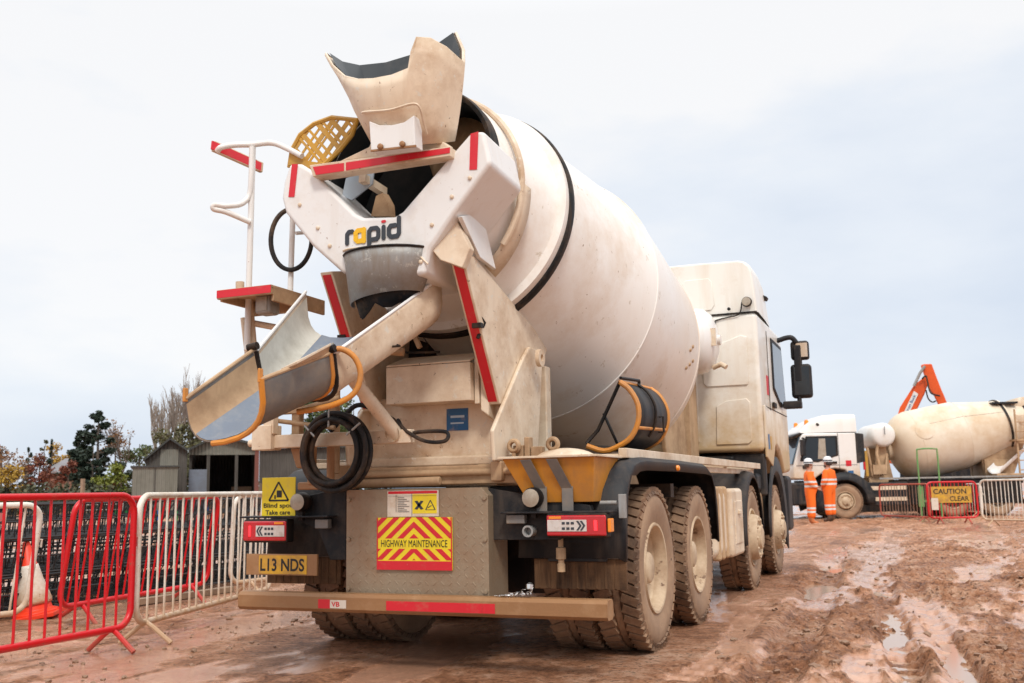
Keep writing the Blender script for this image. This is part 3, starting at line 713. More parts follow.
def tail_lamp(x0, x1, z0, z1, flip):
    y = -1.155
    mb = MB(); mb.bb(x0, x1, y + .012, y + .10, z0 - .012, z1 + .012); o = mb.build('tail_light', M['black'], T, bevel=.012)
    mb = MB(); mb.bb(x0 + .004, x1 - .004, y, y + .02, z0, z1); l_ = mb.build('lens', M['lens_red'], o, bevel=.012, seg=3)
    w = x1 - x0; f = (lambda u: x1 - u * w) if flip else (lambda u: x0 + u * w)
    mb = MB(); mb.prism([(f(u), y - .001, z0 + v * (z1 - z0)) for u, v in ((.03, .22), (.68, .22), (.68, .78), (.03, .78))], (0, -.003, 0)); c_ = mb.build('clear_lens', M['lens_white'], o, bevel=.002)
    mb = MB()
    for k in range(3):
        for v in (.36, .62): mb.prism([(f(.30 + k * .075 + du), y - .0045, z0 + (v + dv) * (z1 - z0)) for du, dv in ((-.026, -.06), (.026, -.06), (.026, .06), (-.026, .06))], (0, -.0015, 0))
    for k in range(2):
        for po in ribbon([(.53 + .06 * k, .27), (.585 + .06 * k, .5), (.53 + .06 * k, .73)], .035): mb.prism([(f(u), y - .0045, z0 + v * (z1 - z0)) for u, v in po], (0, -.0015, 0))
    mb.build('arrow_marks', M['dgrey'], c_)
    mb = MB(); mb.bb(f(.80), f(.85), y - .004, y, z0 + .03, z1 - .03)
    mb.build('lit_strip', M['lens_lit'], o, bevel=.003)
    mb = MB(); mb.bb(f(.06), f(.26), y - .003, y, z1 - .02, z1 - .006); mb.build('upper_strip', M['lens_amber'], o)
    return o
a, b_ = (0.863,-1.155,0.803), (1.235,-1.155,0.922)
tl = tail_lamp(a[0], b_[0], a[2], b_[2], False)
mb = MB(); mb.bb(b_[0] + .004, b_[0] + .024, -1.15, -1.08, a[2] + .02, b_[2] - .02); mb.build('side_marker', M['lens_amber'], tl, bevel=.006)
a, b_ = (-1.304,-1.155,0.771), (-0.957,-1.155,0.900)
tail_lamp(a[0], b_[0], a[2], b_[2], True)
for px in ((0.761,-1.120,1.025), (-0.889,-1.120,1.022)):
    mb = MB(); mb.lathe([(0, .0), (.05, .0), (.062, -.02), (.064, -.07), (.05, -.10), (0, -.11)], (px[0], -1.13, px[2]), (0, -1, 0), n=24)
    wl = mb.build('work_lamp', M['black'], T)
    mb = MB(); mb.lathe([(.054, .002), (.03, .012), (0, .015)], (px[0], -1.13, px[2]), (0, -1, 0), n=24); mb.build('lamp_glass', M['lamp_glass'], wl)
    mb = MB(); mb.bb(px[0] - .015, px[0] + .015, -1.09, -1.06, px[2] - .12, px[2] - .03); mb.build('lamp_stalk', M['black'], wl)
# small fittings on the lamp brackets
a = (0.647,-1.100,0.907); mb = MB(); mb.bb(a[0] - .06, a[0] + .06, -1.10, -1.05, a[2] - .035, a[2] + .02); mb.build('plate_lamp', M['greysteel'], T, bevel=.006)
a = (-0.722,-1.100,0.878); mb = MB(); mb.bb(a[0] - .05, a[0] + .05, -1.10, -1.05, a[2] - .03, a[2] + .03); mb.build('plate_lamp', M['greysteel'], T, bevel=.006)
a = (0.726,-1.060,0.828); mb = MB(); mb.lathe([(.03, -.05), (.035, .05), (.024, .05), (.022, 0), (0, 0)], (a[0], -1.05, a[2]), (0, -1, 0), n=18); mb.build('tow_socket', M['steel'], T)
a = (0.899,-1.000,0.701); mb = MB(); mb.lathe([(0, .09), (.016, .09), (.016, .03), (.03, .025), (.03, -.04), (.018, -.045), (.018, -.065), (.024, -.07), (.024, -.115), (0, -.12)], (a[0], -1.0, a[2]), (0, 0, 1), n=14); mb.build('hose_coupling', M['tan'], T)
mb = MB(); a, b_ = (1.147,-0.980,0.988), (1.355,-0.980,0.985)
mb.tube([a, (1.25, -.98, a[2])], .014); mb.bb(b_[0] - .09, b_[0] - .05, -1.0, -.96, a[2] - .09, a[2] + .05); mb.build('marker_arm', M['steel'], T, bevel=.003)
# number plate and its muddy backing
a, b_ = (-1.278,-1.140,0.554), (-0.725,-1.140,0.682)
mb = MB(); mb.bb(a[0], b_[0], -1.14, -1.12, a[2] - .004, b_[2] + .004); npl = mb.build('number_plate', M['bar'], T, bevel=.003)
c, d = (-1.174,-1.140,0.556), (-0.801,-1.140,0.681)
mb = MB(); mb.bb(c[0], d[0], -1.143, -1.1405, a[2] + .004, b_[2] - .004); yp = mb.build('yellow_plate', M['plate_yellow'], npl)
text_mesh('lettering', 'L13 NDS', M['ink'], yp, (c[0] + .012, -1.1432, a[2] + .022), (1, 0, 0), (0, 0, 1), d[0] - c[0] - .03, .082, .001, .022)
# blind spot sign
a, b_ = (-1.202,-1.080,0.932), (-0.935,-1.080,1.187)
SX, SZ, SW, SH = a[0], a[2], b_[0] - a[0], b_[2] - a[2]
mb = MB(); mb.bb(SX, SX + SW, -1.085, -1.079, SZ, SZ + SH); sg = mb.build('blind_spot_sign', M['sign_yellow'], T, bevel=.002)
mb = MB()
for po in ribbon([(.22, .40), (.50, .88), (.80, .40)], .045, True): mb.prism([(SX + u * SW, -1.087, SZ + v * SH) for u, v in po], (0, .0012, 0))
for po in ([(.45, .48), (.60, .48), (.60, .66), (.45, .66)], [(.38, .44), (.42, .44), (.42, .54), (.38, .54)]): mb.prism([(SX + u * SW, -1.087, SZ + v * SH) for u, v in po], (0, .0012, 0))
mb.build('warning_triangle', M['ink'], sg)
text_mesh('lettering', 'Blind spot', M['ink'], sg, (SX + .06 * SW, -1.086, SZ + .18 * SH), (1, 0, 0), (0, 0, 1), .86 * SW, .15 * SH, .001, .02)
text_mesh('lettering', 'Take care', M['ink'], sg, (SX + .12 * SW, -1.086, SZ + .035 * SH), (1, 0, 0), (0, 0, 1), .74 * SW, .115 * SH, .001, .02)
# mudguards and flaps, both sides
for s in (1, -1):
    pr = [(-.93, .66), (-.90, .90), (-.86, 1.06), (-.76, 1.17), (-.66, 1.225), (-.52, 1.25), (-.34, 1.26), (.70, 1.26), (1.62, 1.25), (1.88, 1.18), (1.99, 1.08), (2.05, .92), (2.06, .62)]
    x0, x1 = s * .60, s * 1.265
    mb = MB(); mb.grid([[(x0, y, z) for y, z in pr], [(x1 - s * .03, y, z) for y, z in pr], [(x1, y + (.015 if y < 0 else -.015 if y > 1.6 else 0), z - .02) for y, z in pr], [(x1, y + (.045 if y < -.6 else -.045 if y > 1.8 else 0), z - .075 if -.7 < y < 1.8 else z - .02) for y, z in pr]])
    g = mb.build('mudguard', M['plastic'], T, solid=.012, off=1)
    mb = MB(); mb.bb(s * .69, s * 1.275, -.91, -.885, .475, .655)
    for k in range(9): mb.bb(s * (.72 + k * .06), s * (.735 + k * .06), -.916, -.909, .48, .65)
    mb.build('mud_flap', M['flap'], g, bevel=.006)
    mb = MB(); mb.bb(s * .45, s * 1.2, .62, .72, 1.0, 1.1); mb.build('mudguard_stay', M['black'], g)
    mb = MB(); mb.lathe([(.022, 0), (.022, .02), (.014, .03), (0, .032)], (s * 1.268, .52, 1.21), (s, 0, 0), n=12); mb.build('side_marker_lamp', M['lens_amber'], g)
    # arches over the second front axle
    mb = MB(); rows = []
    for k in range(15):
        a = R(-8) + k * R(196) / 14; rows.append([(s * .66, 4.22 + .64 * math.cos(a), .56 + .66 * math.sin(a)), (s * 1.17, 4.22 + .64 * math.cos(a), .56 + .66 * math.sin(a)), (s * 1.235, 4.22 + .63 * math.cos(a), .56 + .645 * math.sin(a)), (s * 1.25, 4.22 + .58 * math.cos(a), .56 + .60 * math.sin(a))])
    mb.grid(rows); mb.build('front_mudguard', M['plastic'], T, solid=.014, off=1)
# side rail plank
for s in (1, -1):
    mb = MB(); mb.bb(s * 1.16, s * 1.215, -.60, 5.1, 1.262, 1.325); mb.bb(s * .5, s * 1.16, -.60, -.54, 1.25, 1.29)
    for y in (1.6, 3.2, 4.9): mb.bb(s * .5, s * 1.16, y, y + .06, 1.25, 1.29)
    mb.bb(s * 1.10, s * 1.15, 1.0, 5.0, 1.20, 1.25)
    mb.build('side_rail', M['cream'], T, bevel=.005)
# tank and boxes between the axles
mb = MB(); pr = arc((0, 0), .08, 0, PI / 2, 4, lambda y, z: (y, z))
def rbox(x0, x1, y0, y1, z0, z1, name, mat, bev=.05, seg=4):
    mb = MB(); mb.bb(x0, x1, y0, y1, z0, z1); return mb.build(name, mat, T, bevel=bev, seg=seg)
for s in (1, -1):
    ft = rbox(s * .62, s * 1.22, 2.20, 2.86, .42, 1.06, 'fuel_tank', M['cream'], .10)
    for y in (2.33, 2.53, 2.73):
        mb = MB(); mb.bb(s * .61, s * 1.235, y - .028, y + .028, .41, 1.072); mb.build('tank_strap', M['tan'], ft, bevel=.10, seg=4)
    tb = rbox(s * .62, s * 1.24, 2.95, 3.58, .40, 1.05, 'side_box', M['cream'], .04)
    mb = MB(); mb.bb(s * 1.235, s * 1.25, 3.06, 3.47, .52, .93); mb.bb(s * 1.245, s * 1.27, 3.2, 3.33, .80, .84); mb.build('box_lid', M['cream'], tb, bevel=.015)
    mb = MB(); mb.tube([(s * 1.0, 2.5, 1.06), (s * 1.0, 2.5, 1.12)], .06, n=16); mb.build('filler_cap', M['black'], ft)
    rbox(s * .62, s * 1.18, 4.92, 5.42, .42, 1.0, 'step_box', M['tan'], .04)
    mb = MB(); mb.bb(s * .70, s * 1.19, 4.95, 5.40, 1.0, 1.22); mb.build('air_intake', M['plastic'], T, bevel=.05, seg=3)
mb = MB(); mb.bb(.2, .75, 1.9, 2.3, .35, .8); mb.lathe([(0, 0), (.12, .02), (.13, .1), (.13, .6), (.12, .68), (0, .7)], (-.55, -.8, .75), (0, 1, 0), n=24); mb.build('air_tank', M['black'], T, bevel=.02)
# ---- cab
YR, YF = 5.22, 7.72
cab, fairing = loft_cab(T, YR, YF, 1.47, 3.13, 3.78, M['cab'])
mb = MB(); mb.bb(-1.255, 1.255, YR - .004, YR + .02, 3.128, 3.144); mb.build('roof_seal', M['black'], cab)
def emboss(name, pts, d=.018, y=YR, bev=.016):
    mb = MB(); mb.prism([(x, y, z) for x, z in pts], (0, -d, 0)); return mb.build(name, M['cab'], cab, bevel=bev, seg=3)
for x in (-.55, .35):
    emboss('roof_panel_pressing', [(x - .02, 3.26), (x + .02, 3.20), (x + .36, 3.20), (x + .40, 3.26), (x + .38, 3.55), (x + .34, 3.60), (x + .06, 3.60), (x + .02, 3.55)], .016, YR + .031)
emboss('wall_pressing', [(.58, 2.30), (.62, 2.26), (1.1, 2.26), (1.12, 2.30), (1.12, 2.84), (1.05, 2.86), (.64, 2.72), (.58, 2.62)])
emboss('wall_pressing', [(.70, 1.56), (1.08, 1.56), (1.12, 1.60), (1.12, 2.05), (1.08, 2.10), (.84, 2.08), (.72, 2.02)])
emboss('wall_pressing', [(-1.1, 1.6), (.5, 1.6), (.5, 2.9), (-1.1, 2.9)])
a = (1.210,5.200,3.275)
mb = MB(); mb.lathe([(0, 0), (.055, 0), (.062, .03), (.06, .06), (.05, .075), (0, .08)], (a[0] - .06, YR + .0, a[2] - .02), (0, -1, 0), n=24); rl = mb.build('rear_lamp', M['black'], cab)
mb = MB(); mb.lathe([(.052, .081), (0, .084)], (a[0] - .06, YR, a[2] - .02), (0, -1, 0), n=24); mb.build('lamp_glass', M['lamp_glass'], rl)
mb = MB(); mb.tube(smooth([(a[0] - .12, YR - .03, a[2] - .02), (a[0] - .16, YR - .02, 3.12), (a[0] - .3, YR - .015, 3.09), (.82, YR - .015, 3.075), (.74, YR - .015, 3.04), (.70, YR - .02, 2.9)]), .008, n=6)
for p in ((.745, YR - .01, 3.03), (.70, YR - .01, 2.86), (.93, YR - .01, 3.19)): mb.lathe([(.02, 0), (.02, .02), (0, .025)], p, (0, -1, 0), n=10)
mb.build('lamp_cable', M['black'], rl)
for s in (1, -1):
    side_window(cab, s, YF)
    # door lines, side panel and sill
    mb = MB(); mb.tube([(s * 1.252, 5.95, 2.0), (s * 1.252, 5.95, 3.0)], .006, n=6); mb.tube([(s * 1.252, 5.36, 2.02), (s * 1.252, YF - .1, 2.02)], .006, n=6); mb.build('door_gap', M['black'], cab)
    mb = MB(); mb.prism([(s * 1.249, y, z) for y, z in ((5.30, 1.40), (5.30, 2.02), (5.9, 1.98), (6.1, 1.62), (5.75, 1.30))], (s * .03, 0, 0)); sp_ = mb.build('side_panel', M['cab'], cab, bevel=.012)
    mb = MB(); mb.bb(s * 1.279, s * 1.284, 5.42, 5.52, 1.5, 1.68); mb.build('sticker', M['blue'], sp_)
    mb = MB(); mb.bb(s * 1.279, s * 1.284, 5.60, 5.68, 1.5, 1.66); mb.build('sticker', M['yellow'], sp_)
    mb = MB(); mb.bb(s * 1.251, s * 1.256, 5.75, 5.90, 2.18, 2.42); mb.build('sticker', M['red'], cab)
    mb = MB(); mb.box((s * 1.27, 6.25, 2.08), (.03, .22, .07)); mb.build('door_handle', M['black'], cab, bevel=.01)
    mb = MB(); mb.box((s * 1.20, 6.35, 3.50), (.09, .14, .05), Matrix.Rotation(s * .5, 3, 'Y')); mb.build('marker_lamp', M['black'], fairing, bevel=.01)
    # wheel arch, bumper corner, steps
    mb = MB(); rows = []
    for k in range(17):
        a = R(-20) + k * R(205) / 16; rows.append([(s * x, 6.12 + r * math.cos(a), .55 + r * 1.02 * math.sin(a)) for x, r in ((.82, .66), (1.22, .66), (1.25, .69), (1.25, .86))])
    mb.grid(rows); mb.build('wheel_arch', M['plastic'], cab, solid=.014, off=1)
    mb = MB(); mb.bb(s * .8, s * 1.245, 5.30, 5.42, .95, 1.45); mb.build('cab_skirt', M['plastic'], cab, bevel=.03)
    # mirrors
    mb = MB(); mb.tube(smooth([(s * 1.24, 7.05, 3.02), (s * 1.42, 7.08, 3.06), (s * 1.50, 7.10, 2.98)]), .035); mb.tube([(s * 1.49, 7.12, 3.0), (s * 1.49, 7.12, 2.12)], .03); mb.box((s * 1.40, 7.1, 2.14), (.24, .16, .10))
    mb.box((s * 1.5, 7.13, 2.7), (.10, .12, .5)); mr = mb.build('mirror_arm', M['plastic'], cab, bevel=.02)
    mb = MB(); mb.box((s * 1.53, 7.16, 2.88), (.24, .14, .26)); mh = mb.build('mirror', M['plastic'], mr, bevel=.04, seg=3)
    mb = MB(); mb.box((s * 1.56, 7.086, 2.88), (.15, .004, .19)); g = mb.build('mirror_glass', M['mirror'], mr, bevel=.001)
    mb = MB(); mb.box((s * 1.53, 7.16, 2.46), (.27, .16, .46)); mh = mb.build('mirror', M['plastic'], mr, bevel=.045, seg=3)
    mb = MB(); mb.box((s * 1.54, 7.076, 2.46), (.20, .004, .38)); g = mb.build('mirror_glass', M['glass'], mr, bevel=.001)
mb = MB(); mb.prism([(-1.08, YF - .285, 2.92), (-1.08, YF - .02, 2.10), (1.08, YF - .02, 2.10), (1.08, YF - .285, 2.92)], (0, .03, .012)); mb.build('windscreen', M['screen'], cab, bevel=.01)
mb = MB(); mb.bb(-1.24, 1.24, YF - .35, YF + .12, .45, 1.2); mb.build('bumper', M['plastic'], cab, bevel=.06, seg=3)
mb = MB(); mb.bb(-1.0, 1.0, YF - .01, YF + .03, 1.25, 1.9); mb.build('grille', M['black'], cab, bevel=.02)
mb = MB(); mb.bb(-.9, .9, 5.26, 7.2, .9, 1.44); mb.build('engine', M['black'], cab, bevel=.05)
# water tank across the chassis behind the cab
mb = MB(); mb.lathe([(0, -.98), (.2, -.95), (.34, -.88), (.385, -.82), (.385, .70), (.37, .78), (.30, .86), (.18, .91), (.06, .925), (.06, .96), (0, .96)], (-.06, 4.72, 2.75), (1, 0, 0), n=48)
wt = mb.build('water_tank', M['white'], T)
mb = MB()
for x in (-.6, .5):
    mb = MB(); mb.bb(x - .04, x + .04, 4.5, 4.94, 1.2, 2.42); mb.build('tank_leg', M['tan'], wt)
    mb = MB(); mb.lathe([(.392, -.03), (.392, .03)], (x, 4.72, 2.75), (1, 0, 0), n=40); mb.build('tank_band', M['tan'], wt)
a = (0.815,4.700,3.035); mb = MB(); mb.tube([(.80, 4.70, 2.43), (.9, 4.66, 2.46), (.96, 4.64, 2.42)], .03); mb.build('tank_valve', M['cream'], wt)
mb = MB(); mb.bb(.82, .88, 4.5, 4.53, 2.66, 2.86); mb.build('level_gauge', M['cream'], wt)

# ---- rear gear of the near mixer
YK = -1.60
# discharge hood (yoke): V shaped front face pushed forward into a box
outer = [(-0.664,-1.600,3.168), (-0.707,-1.600,3.048), (-0.720,-1.600,2.944), (-0.688,-1.600,2.842), (-0.483,-1.600,2.603), (-0.271,-1.600,2.416), (-0.067,-1.600,2.358), (0.138,-1.600,2.338), (0.305,-1.600,2.345), (0.340,-1.600,2.499), (0.505,-1.600,2.698), (0.741,-1.600,2.963), (0.699,-1.600,3.171), (0.609,-1.600,3.173),
         (0.476,-1.600,3.051), (0.153,-1.600,2.749), (0.098,-1.600,2.724), (-0.117,-1.600,2.745), (-0.174,-1.600,2.777), (-0.505,-1.600,3.106), (-0.580,-1.600,3.156)]
mb = MB(); mb.prism(outer, (0, .50, -.03)); hood = mb.build('discharge_hood', M['white'], T, bevel=.028, seg=3)
for q in ((-0.576,-1.600,2.880), (-0.440,-1.600,2.714), (0.354,-1.600,2.637), (0.487,-1.600,2.792), (0.605,-1.600,2.891), (-0.352,-1.600,2.589), (0.279,-1.600,2.421)): mb = MB(); mb.lathe([(.013, 0), (.013, .008), (.008, .012), (0, .012)], q, (0, -1, 0), n=8); mb.build('bolt', M['cream'], hood)
mb = MB(); mb.tube(smooth([Vector((-0.256,-1.603,2.546)), Vector((-0.192,-1.603,2.554)), Vector((0.024,-1.603,2.543)), Vector((0.167,-1.603,2.518)), Vector((0.255,-1.603,2.471)), Vector((0.327,-1.603,2.403))]), .006, n=6); mb.build('weld_bead', M['cream'], hood)
for q in ([(-0.639,-1.602,3.157), (-0.594,-1.602,3.151), (-0.617,-1.602,2.937), (-0.662,-1.602,2.943)], [(0.613,-1.602,3.160), (0.665,-1.602,3.167), (0.652,-1.602,2.936), (0.603,-1.602,2.940)]):
    mb = MB(); mb.prism(q, (0, -.002, 0)); mb.build('reflective_strip', M['red'], hood)
mb = MB(); mb.prism([(-0.472,-1.660,3.109), (0.506,-1.660,3.083), (0.505,-1.660,3.022), (-0.442,-1.660,3.027)], (0, .10, 0)); cb = mb.build('cross_bar', M['cream'], hood, bevel=.006)
for q in ([(-0.441,-1.662,3.091), (-0.217,-1.662,3.084), (-0.216,-1.662,3.033), (-0.418,-1.662,3.036)], [(-0.202,-1.662,3.085), (0.507,-1.662,3.073), (0.506,-1.662,3.040), (-0.202,-1.662,3.034)]):
    mb = MB(); mb.prism(q, (0, -.002, 0)); mb.build('reflective_strip', M['red'], cb)
mb = MB(); mb.prism([(-0.272,-1.620,3.118), (-0.065,-1.620,3.177), (-0.044,-1.620,3.219), (0.247,-1.620,3.186), (0.421,-1.620,3.146), (0.487,-1.620,3.093)], (0, .05, .01)); mb.build('apron_plate', M['cream'], hood, bevel=.005)
mb = MB(); mb.prism([(-0.393,-1.400,2.969), (-0.364,-1.400,3.085), (-0.157,-1.400,3.109), (-0.171,-1.400,3.019), (-0.318,-1.400,2.933)], (0, .012, 0)); mb.build('inner_plate', plain('pale_steel', (.34, .40, .46), .5), hood)
mb = MB(); mb.prism([(-0.237,-1.300,2.842), (-0.200,-1.300,2.971), (-0.156,-1.300,2.985), (-0.112,-1.300,2.906), (-0.104,-1.300,2.826)], (.02, .05, 0)); mb.build('blade_end', M['tan'], hood)
# the maker's name: five rounded letters, the a in yellow
a, b_ = (-0.238,-1.604,2.581), (0.155,-1.604,2.679)
lo, hi = (-0.238,-1.604,2.581), (0.148,-1.604,2.587)
u_ = Vector(hi) - Vector(lo); LW = u_.length * 1.13; u_.normalize(); v_ = Vector((0, 0, 1)); 
def glyph(strokes, w, mat, name, dep=.002):
    mb = MB(); s_ = LW / 5.1
    for st in strokes:
        cl_ = len(st) > 2 and st[0] == st[-1]
        pts = st[:-1] if cl_ else st
        for po in ribbon(pts, w, cl_): mb.prism([Vector(lo) + u_ * (x * s_) + v_ * (y * s_) for x, y in po], (0, -dep, 0)); dep += .00012
        for p in pts: mb.prism([Vector(lo) + u_ * ((p[0] + w / 2 * math.cos(k * PI / 6)) * s_) + v_ * ((p[1] + w / 2 * math.sin(k * PI / 6)) * s_) for k in range(12)], (0, -dep, 0)); dep += .00012
    return mb.build(name, mat, hood)
rr_ = lambda x0, y0, x1, y1, c=.16: [(x0 + c, y0), (x1 - c, y0), (x1, y0 + c), (x1, y1 - c), (x1 - c, y1), (x0 + c, y1), (x0, y1 - c), (x0, y0 + c), (x0 + c, y0)]
glyph([[(.13, .1), (.13, .75), (.28, .92), (.55, .92)]], .33, M['dgrey'], 'logo_letter')
glyph([rr_(.85, .14, 1.52, .92), [(1.52, .1), (1.52, .95)]], .36, M['logo_yellow'], 'logo_letter')
glyph([[(1.95, -.36), (1.95, .75), (2.1, .92), (2.55, .92), (2.7, .75), (2.7, .3), (2.55, .12), (2.2, .12)]], .33, M['dgrey'], 'logo_letter')
glyph([[(3.12, .12), (3.12, .92)]], .33, M['dgrey'], 'logo_letter')
glyph([[(3.03, 1.32), (3.21, 1.32)]], .2, M['red'], 'logo_dot')
glyph([[(4.35, 1.42), (4.35, .3), (4.2, .12), (3.72, .12), (3.55, .3), (3.55, .75), (3.7, .92), (4.05, .92)]], .33, M['dgrey'], 'logo_letter')
# right hand side brackets of the hood
mb = MB(); mb.prism([(0.319,-1.560,2.510), (0.467,-1.520,2.693), (0.554,-1.500,2.497), (0.509,-1.520,2.377), (0.385,-1.560,2.430)], (0, .07, 0)); mb.build('hood_bracket', M['cream'], hood, bevel=.008)
mb = MB(); mb.prism([(0.500,-1.562,2.678), (0.500,-1.434,2.723), (0.500,-1.197,2.686), (0.500,-1.049,2.460), (0.500,-1.295,2.486)], (.03, 0, 0)); mb.build('hood_fin', M['white'], hood, bevel=.006)
# galvanised collector under the hood with a rubber flap
rows = []
c = (0.022,-1.600,2.472)
for k in range(13):
    a = PI + PI * k / 12
    rows.append([(c[0] + .30 * math.cos(a), -1.50 + .24 * math.sin(a), c[2] + .04), (c[0] + .29 * math.cos(a), -1.50 + .23 * math.sin(a), c[2] - .02), (c[0] + .235 * math.cos(a) - .02, -1.50 + .20 * math.sin(a), c[2] - .24 + .03 * math.cos(a))])
mb = MB(); mb.grid(rows); co_ = mb.build('collector', M['steel'], T, solid=.008)
mb = MB(); mb.tube([(p[0][0], p[0][1] - .004, p[0][2]) for p in rows], .008, n=6); mb.build('collector_lip', M['black'], co_)
rows = []
for k in range(11):
    a = PI * 1.02 + PI * .96 * k / 10
    rows.append([(c[0] - .02 + .22 * math.cos(a), -1.49 + .19 * math.sin(a), c[2] - .20), (c[0] - .04 + .17 * math.cos(a), -1.47 + .15 * math.sin(a), c[2] - .29 - .05 * (k < 5) + .02 * math.sin(k * 1.7))])
mb = MB(); mb.grid(rows); mb.build('rubber_flap', M['rubber'], co_, solid=.01)
# charging hopper: flared shell with a stepped rim, dark inside
top = [(-0.511,-1.420,3.952), (-0.354,-1.580,3.773), (-0.177,-1.720,3.612), (-0.037,-1.800,3.535), (0.090,-1.840,3.500), (0.230,-1.860,3.489), (0.342,-1.860,3.511), (0.362,-1.860,3.612), (0.385,-1.840,3.703), (0.450,-1.800,3.701), (0.515,-1.720,3.667), (0.560,-1.580,3.622), (0.478,-1.400,3.797), (0.346,-1.220,4.015), (0.196,-1.150,3.999), (-0.040,-1.100,3.981), (-0.258,-1.080,3.973), (-0.447,-1.120,3.971), (-0.510,-1.250,3.958)]
bot = [(-0.170,-1.480,3.471), (-0.115,-1.560,3.367), (-0.065,-1.620,3.261), (-0.014,-1.660,3.188), (0.047,-1.680,3.147), (0.127,-1.700,3.116), (0.220,-1.710,3.104), (0.267,-1.710,3.103), (0.315,-1.700,3.106), (0.371,-1.680,3.110), (0.421,-1.620,3.128), (0.459,-1.520,3.167), (0.391,-1.420,3.217), (0.308,-1.320,3.263), (0.168,-1.250,3.308), (0.007,-1.220,3.343), (-0.104,-1.220,3.374), (-0.194,-1.260,3.409), (-0.211,-1.360,3.439)]
rows = []
for t in (0, .18, .4, .62, .82, 1):
    rows.append([tuple(Vector(a).lerp(Vector(b), t) + Vector((0, -.05 * math.sin(PI * t) * (1 if 1 < i < 11 else -.3), 0))) for i, (a, b) in enumerate(zip(top, bot))])
mb = MB(); mb.grid(rows, closed=True)
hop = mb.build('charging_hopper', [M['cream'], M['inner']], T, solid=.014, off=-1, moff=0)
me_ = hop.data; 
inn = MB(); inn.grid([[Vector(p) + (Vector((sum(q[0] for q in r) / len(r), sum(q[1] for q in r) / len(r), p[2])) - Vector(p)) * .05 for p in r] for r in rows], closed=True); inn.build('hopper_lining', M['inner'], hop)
mb = MB(); mb.tube([Vector(p) for p in top], .009, n=6, closed=True); mb.build('hopper_rim', M['cream'], hop)
mb = MB(); mb.tube(smooth([(-0.008,-1.800,3.322), (0.031,-1.820,3.315), (0.216,-1.860,3.282), (0.361,-1.860,3.294), (0.402,-1.840,3.270), (0.397,-1.780,3.195), (0.396,-1.740,3.147)]), .008, n=6); mb.build('hopper_rib', M['cream'], hop)
mb = MB(); mb.prism([(0.058,-1.830,3.251), (0.126,-1.830,3.215), (0.213,-1.830,3.201), (0.292,-1.830,3.206), (0.358,-1.830,3.238), (0.363,-1.830,3.050), (0.072,-1.830,3.064)], (0, .10, 0)); hb = mb.build('hopper_bracket', M['white'], hop, bevel=.005)
mb = MB()
for q in ((0.142,-1.835,3.076), (0.288,-1.835,3.069)): mb.lathe([(.018, 0), (.018, .015), (.01, .022), (0, .022)], q, (0, -1, 0), n=10)
mb.bar((0.075,-1.835,3.062), (0.373,-1.835,3.047), .01, .012); mb.build('bolt', M['bar'], hb)
mb = MB(); mb.bar((-0.215,-1.450,3.050), (-0.198,-1.200,3.025), .05, .05); mb.build('hopper_stay', M['cream'], hop)
# guard hoop round the mouth of the drum
pts = []
for k in range(30):
    a = R(-35) + k * R(150) / 29; pts.append((.705 * math.cos(a), -1.02 + .05 * math.sin(a), 3.02 + .70 * math.sin(a)))
mb = MB(); mb.tube(pts, .022, n=8); mb.build('guard_hoop', M['cream'], T)
mb = MB(); rows = []
for k in range(30):
    a = R(-50) + k * R(120) / 29; rows.append([(.70 * math.cos(a), -1.05, 3.03 + .70 * math.sin(a)), (.73 * math.cos(a), -.93, 3.00 + .73 * math.sin(a))])
mb.grid(rows[:13]); mb.build('splash_guard', M['cream'], T, solid=.008)
# legs: leaning gusset plates with red tape on their rear edge
for s in (1, -1):
    L_ = [(0.500,-1.484,2.458), (0.500,-1.324,2.492), (0.500,-0.021,2.103), (0.500,-0.110,2.019), (0.500,-0.754,1.621), (0.500,-0.955,1.613)]
    # straight rear edge, broad lower end
    mb = MB(); mb.prism([(s * .50, y, z) for _, y, z in L_], (-s * .09, 0, 0)); lg = mb.build('drum_leg', M['cream'], T, bevel=.006)
    a, b_ = Vector(L_[0]), Vector(L_[5]); d_ = (b_ - a).normalized(); n_ = Vector((0, -abs(d_.z), -d_.y)) if d_.y > 0 else Vector((0, -1, 0))
    mb = MB(); a2 = a + d_ * .02; b2 = b_ - d_ * .02
    mb.prism([(s * .485, a2.y, a2.z), (s * .425, a2.y, a2.z), (s * .425, b2.y, b2.z), (s * .485, b2.y, b2.z)], n_ * .003); mb.build('reflective_strip', M['red'], lg)
    mb = MB(); e_ = (0.600,-0.481,1.955); mb.lathe([(.06, -.015), (.06, .015), (.025, .015), (.025, -.015), (.06, -.015)], (s * .60, e_[1], e_[2]), (1, 0, 0), n=24); mb.build('lifting_eye', M['cream'], lg)
    mb = MB(); mb.tube([(s * .48, -1.25, 2.16), (s * .50, -1.18, 2.10), (s * .47, -1.22, 2.0)], .012, n=6); mb.bb(s * .45, s * .51, -1.26, -1.22, 2.06, 2.09); mb.build('chain_link', M['black'], lg)
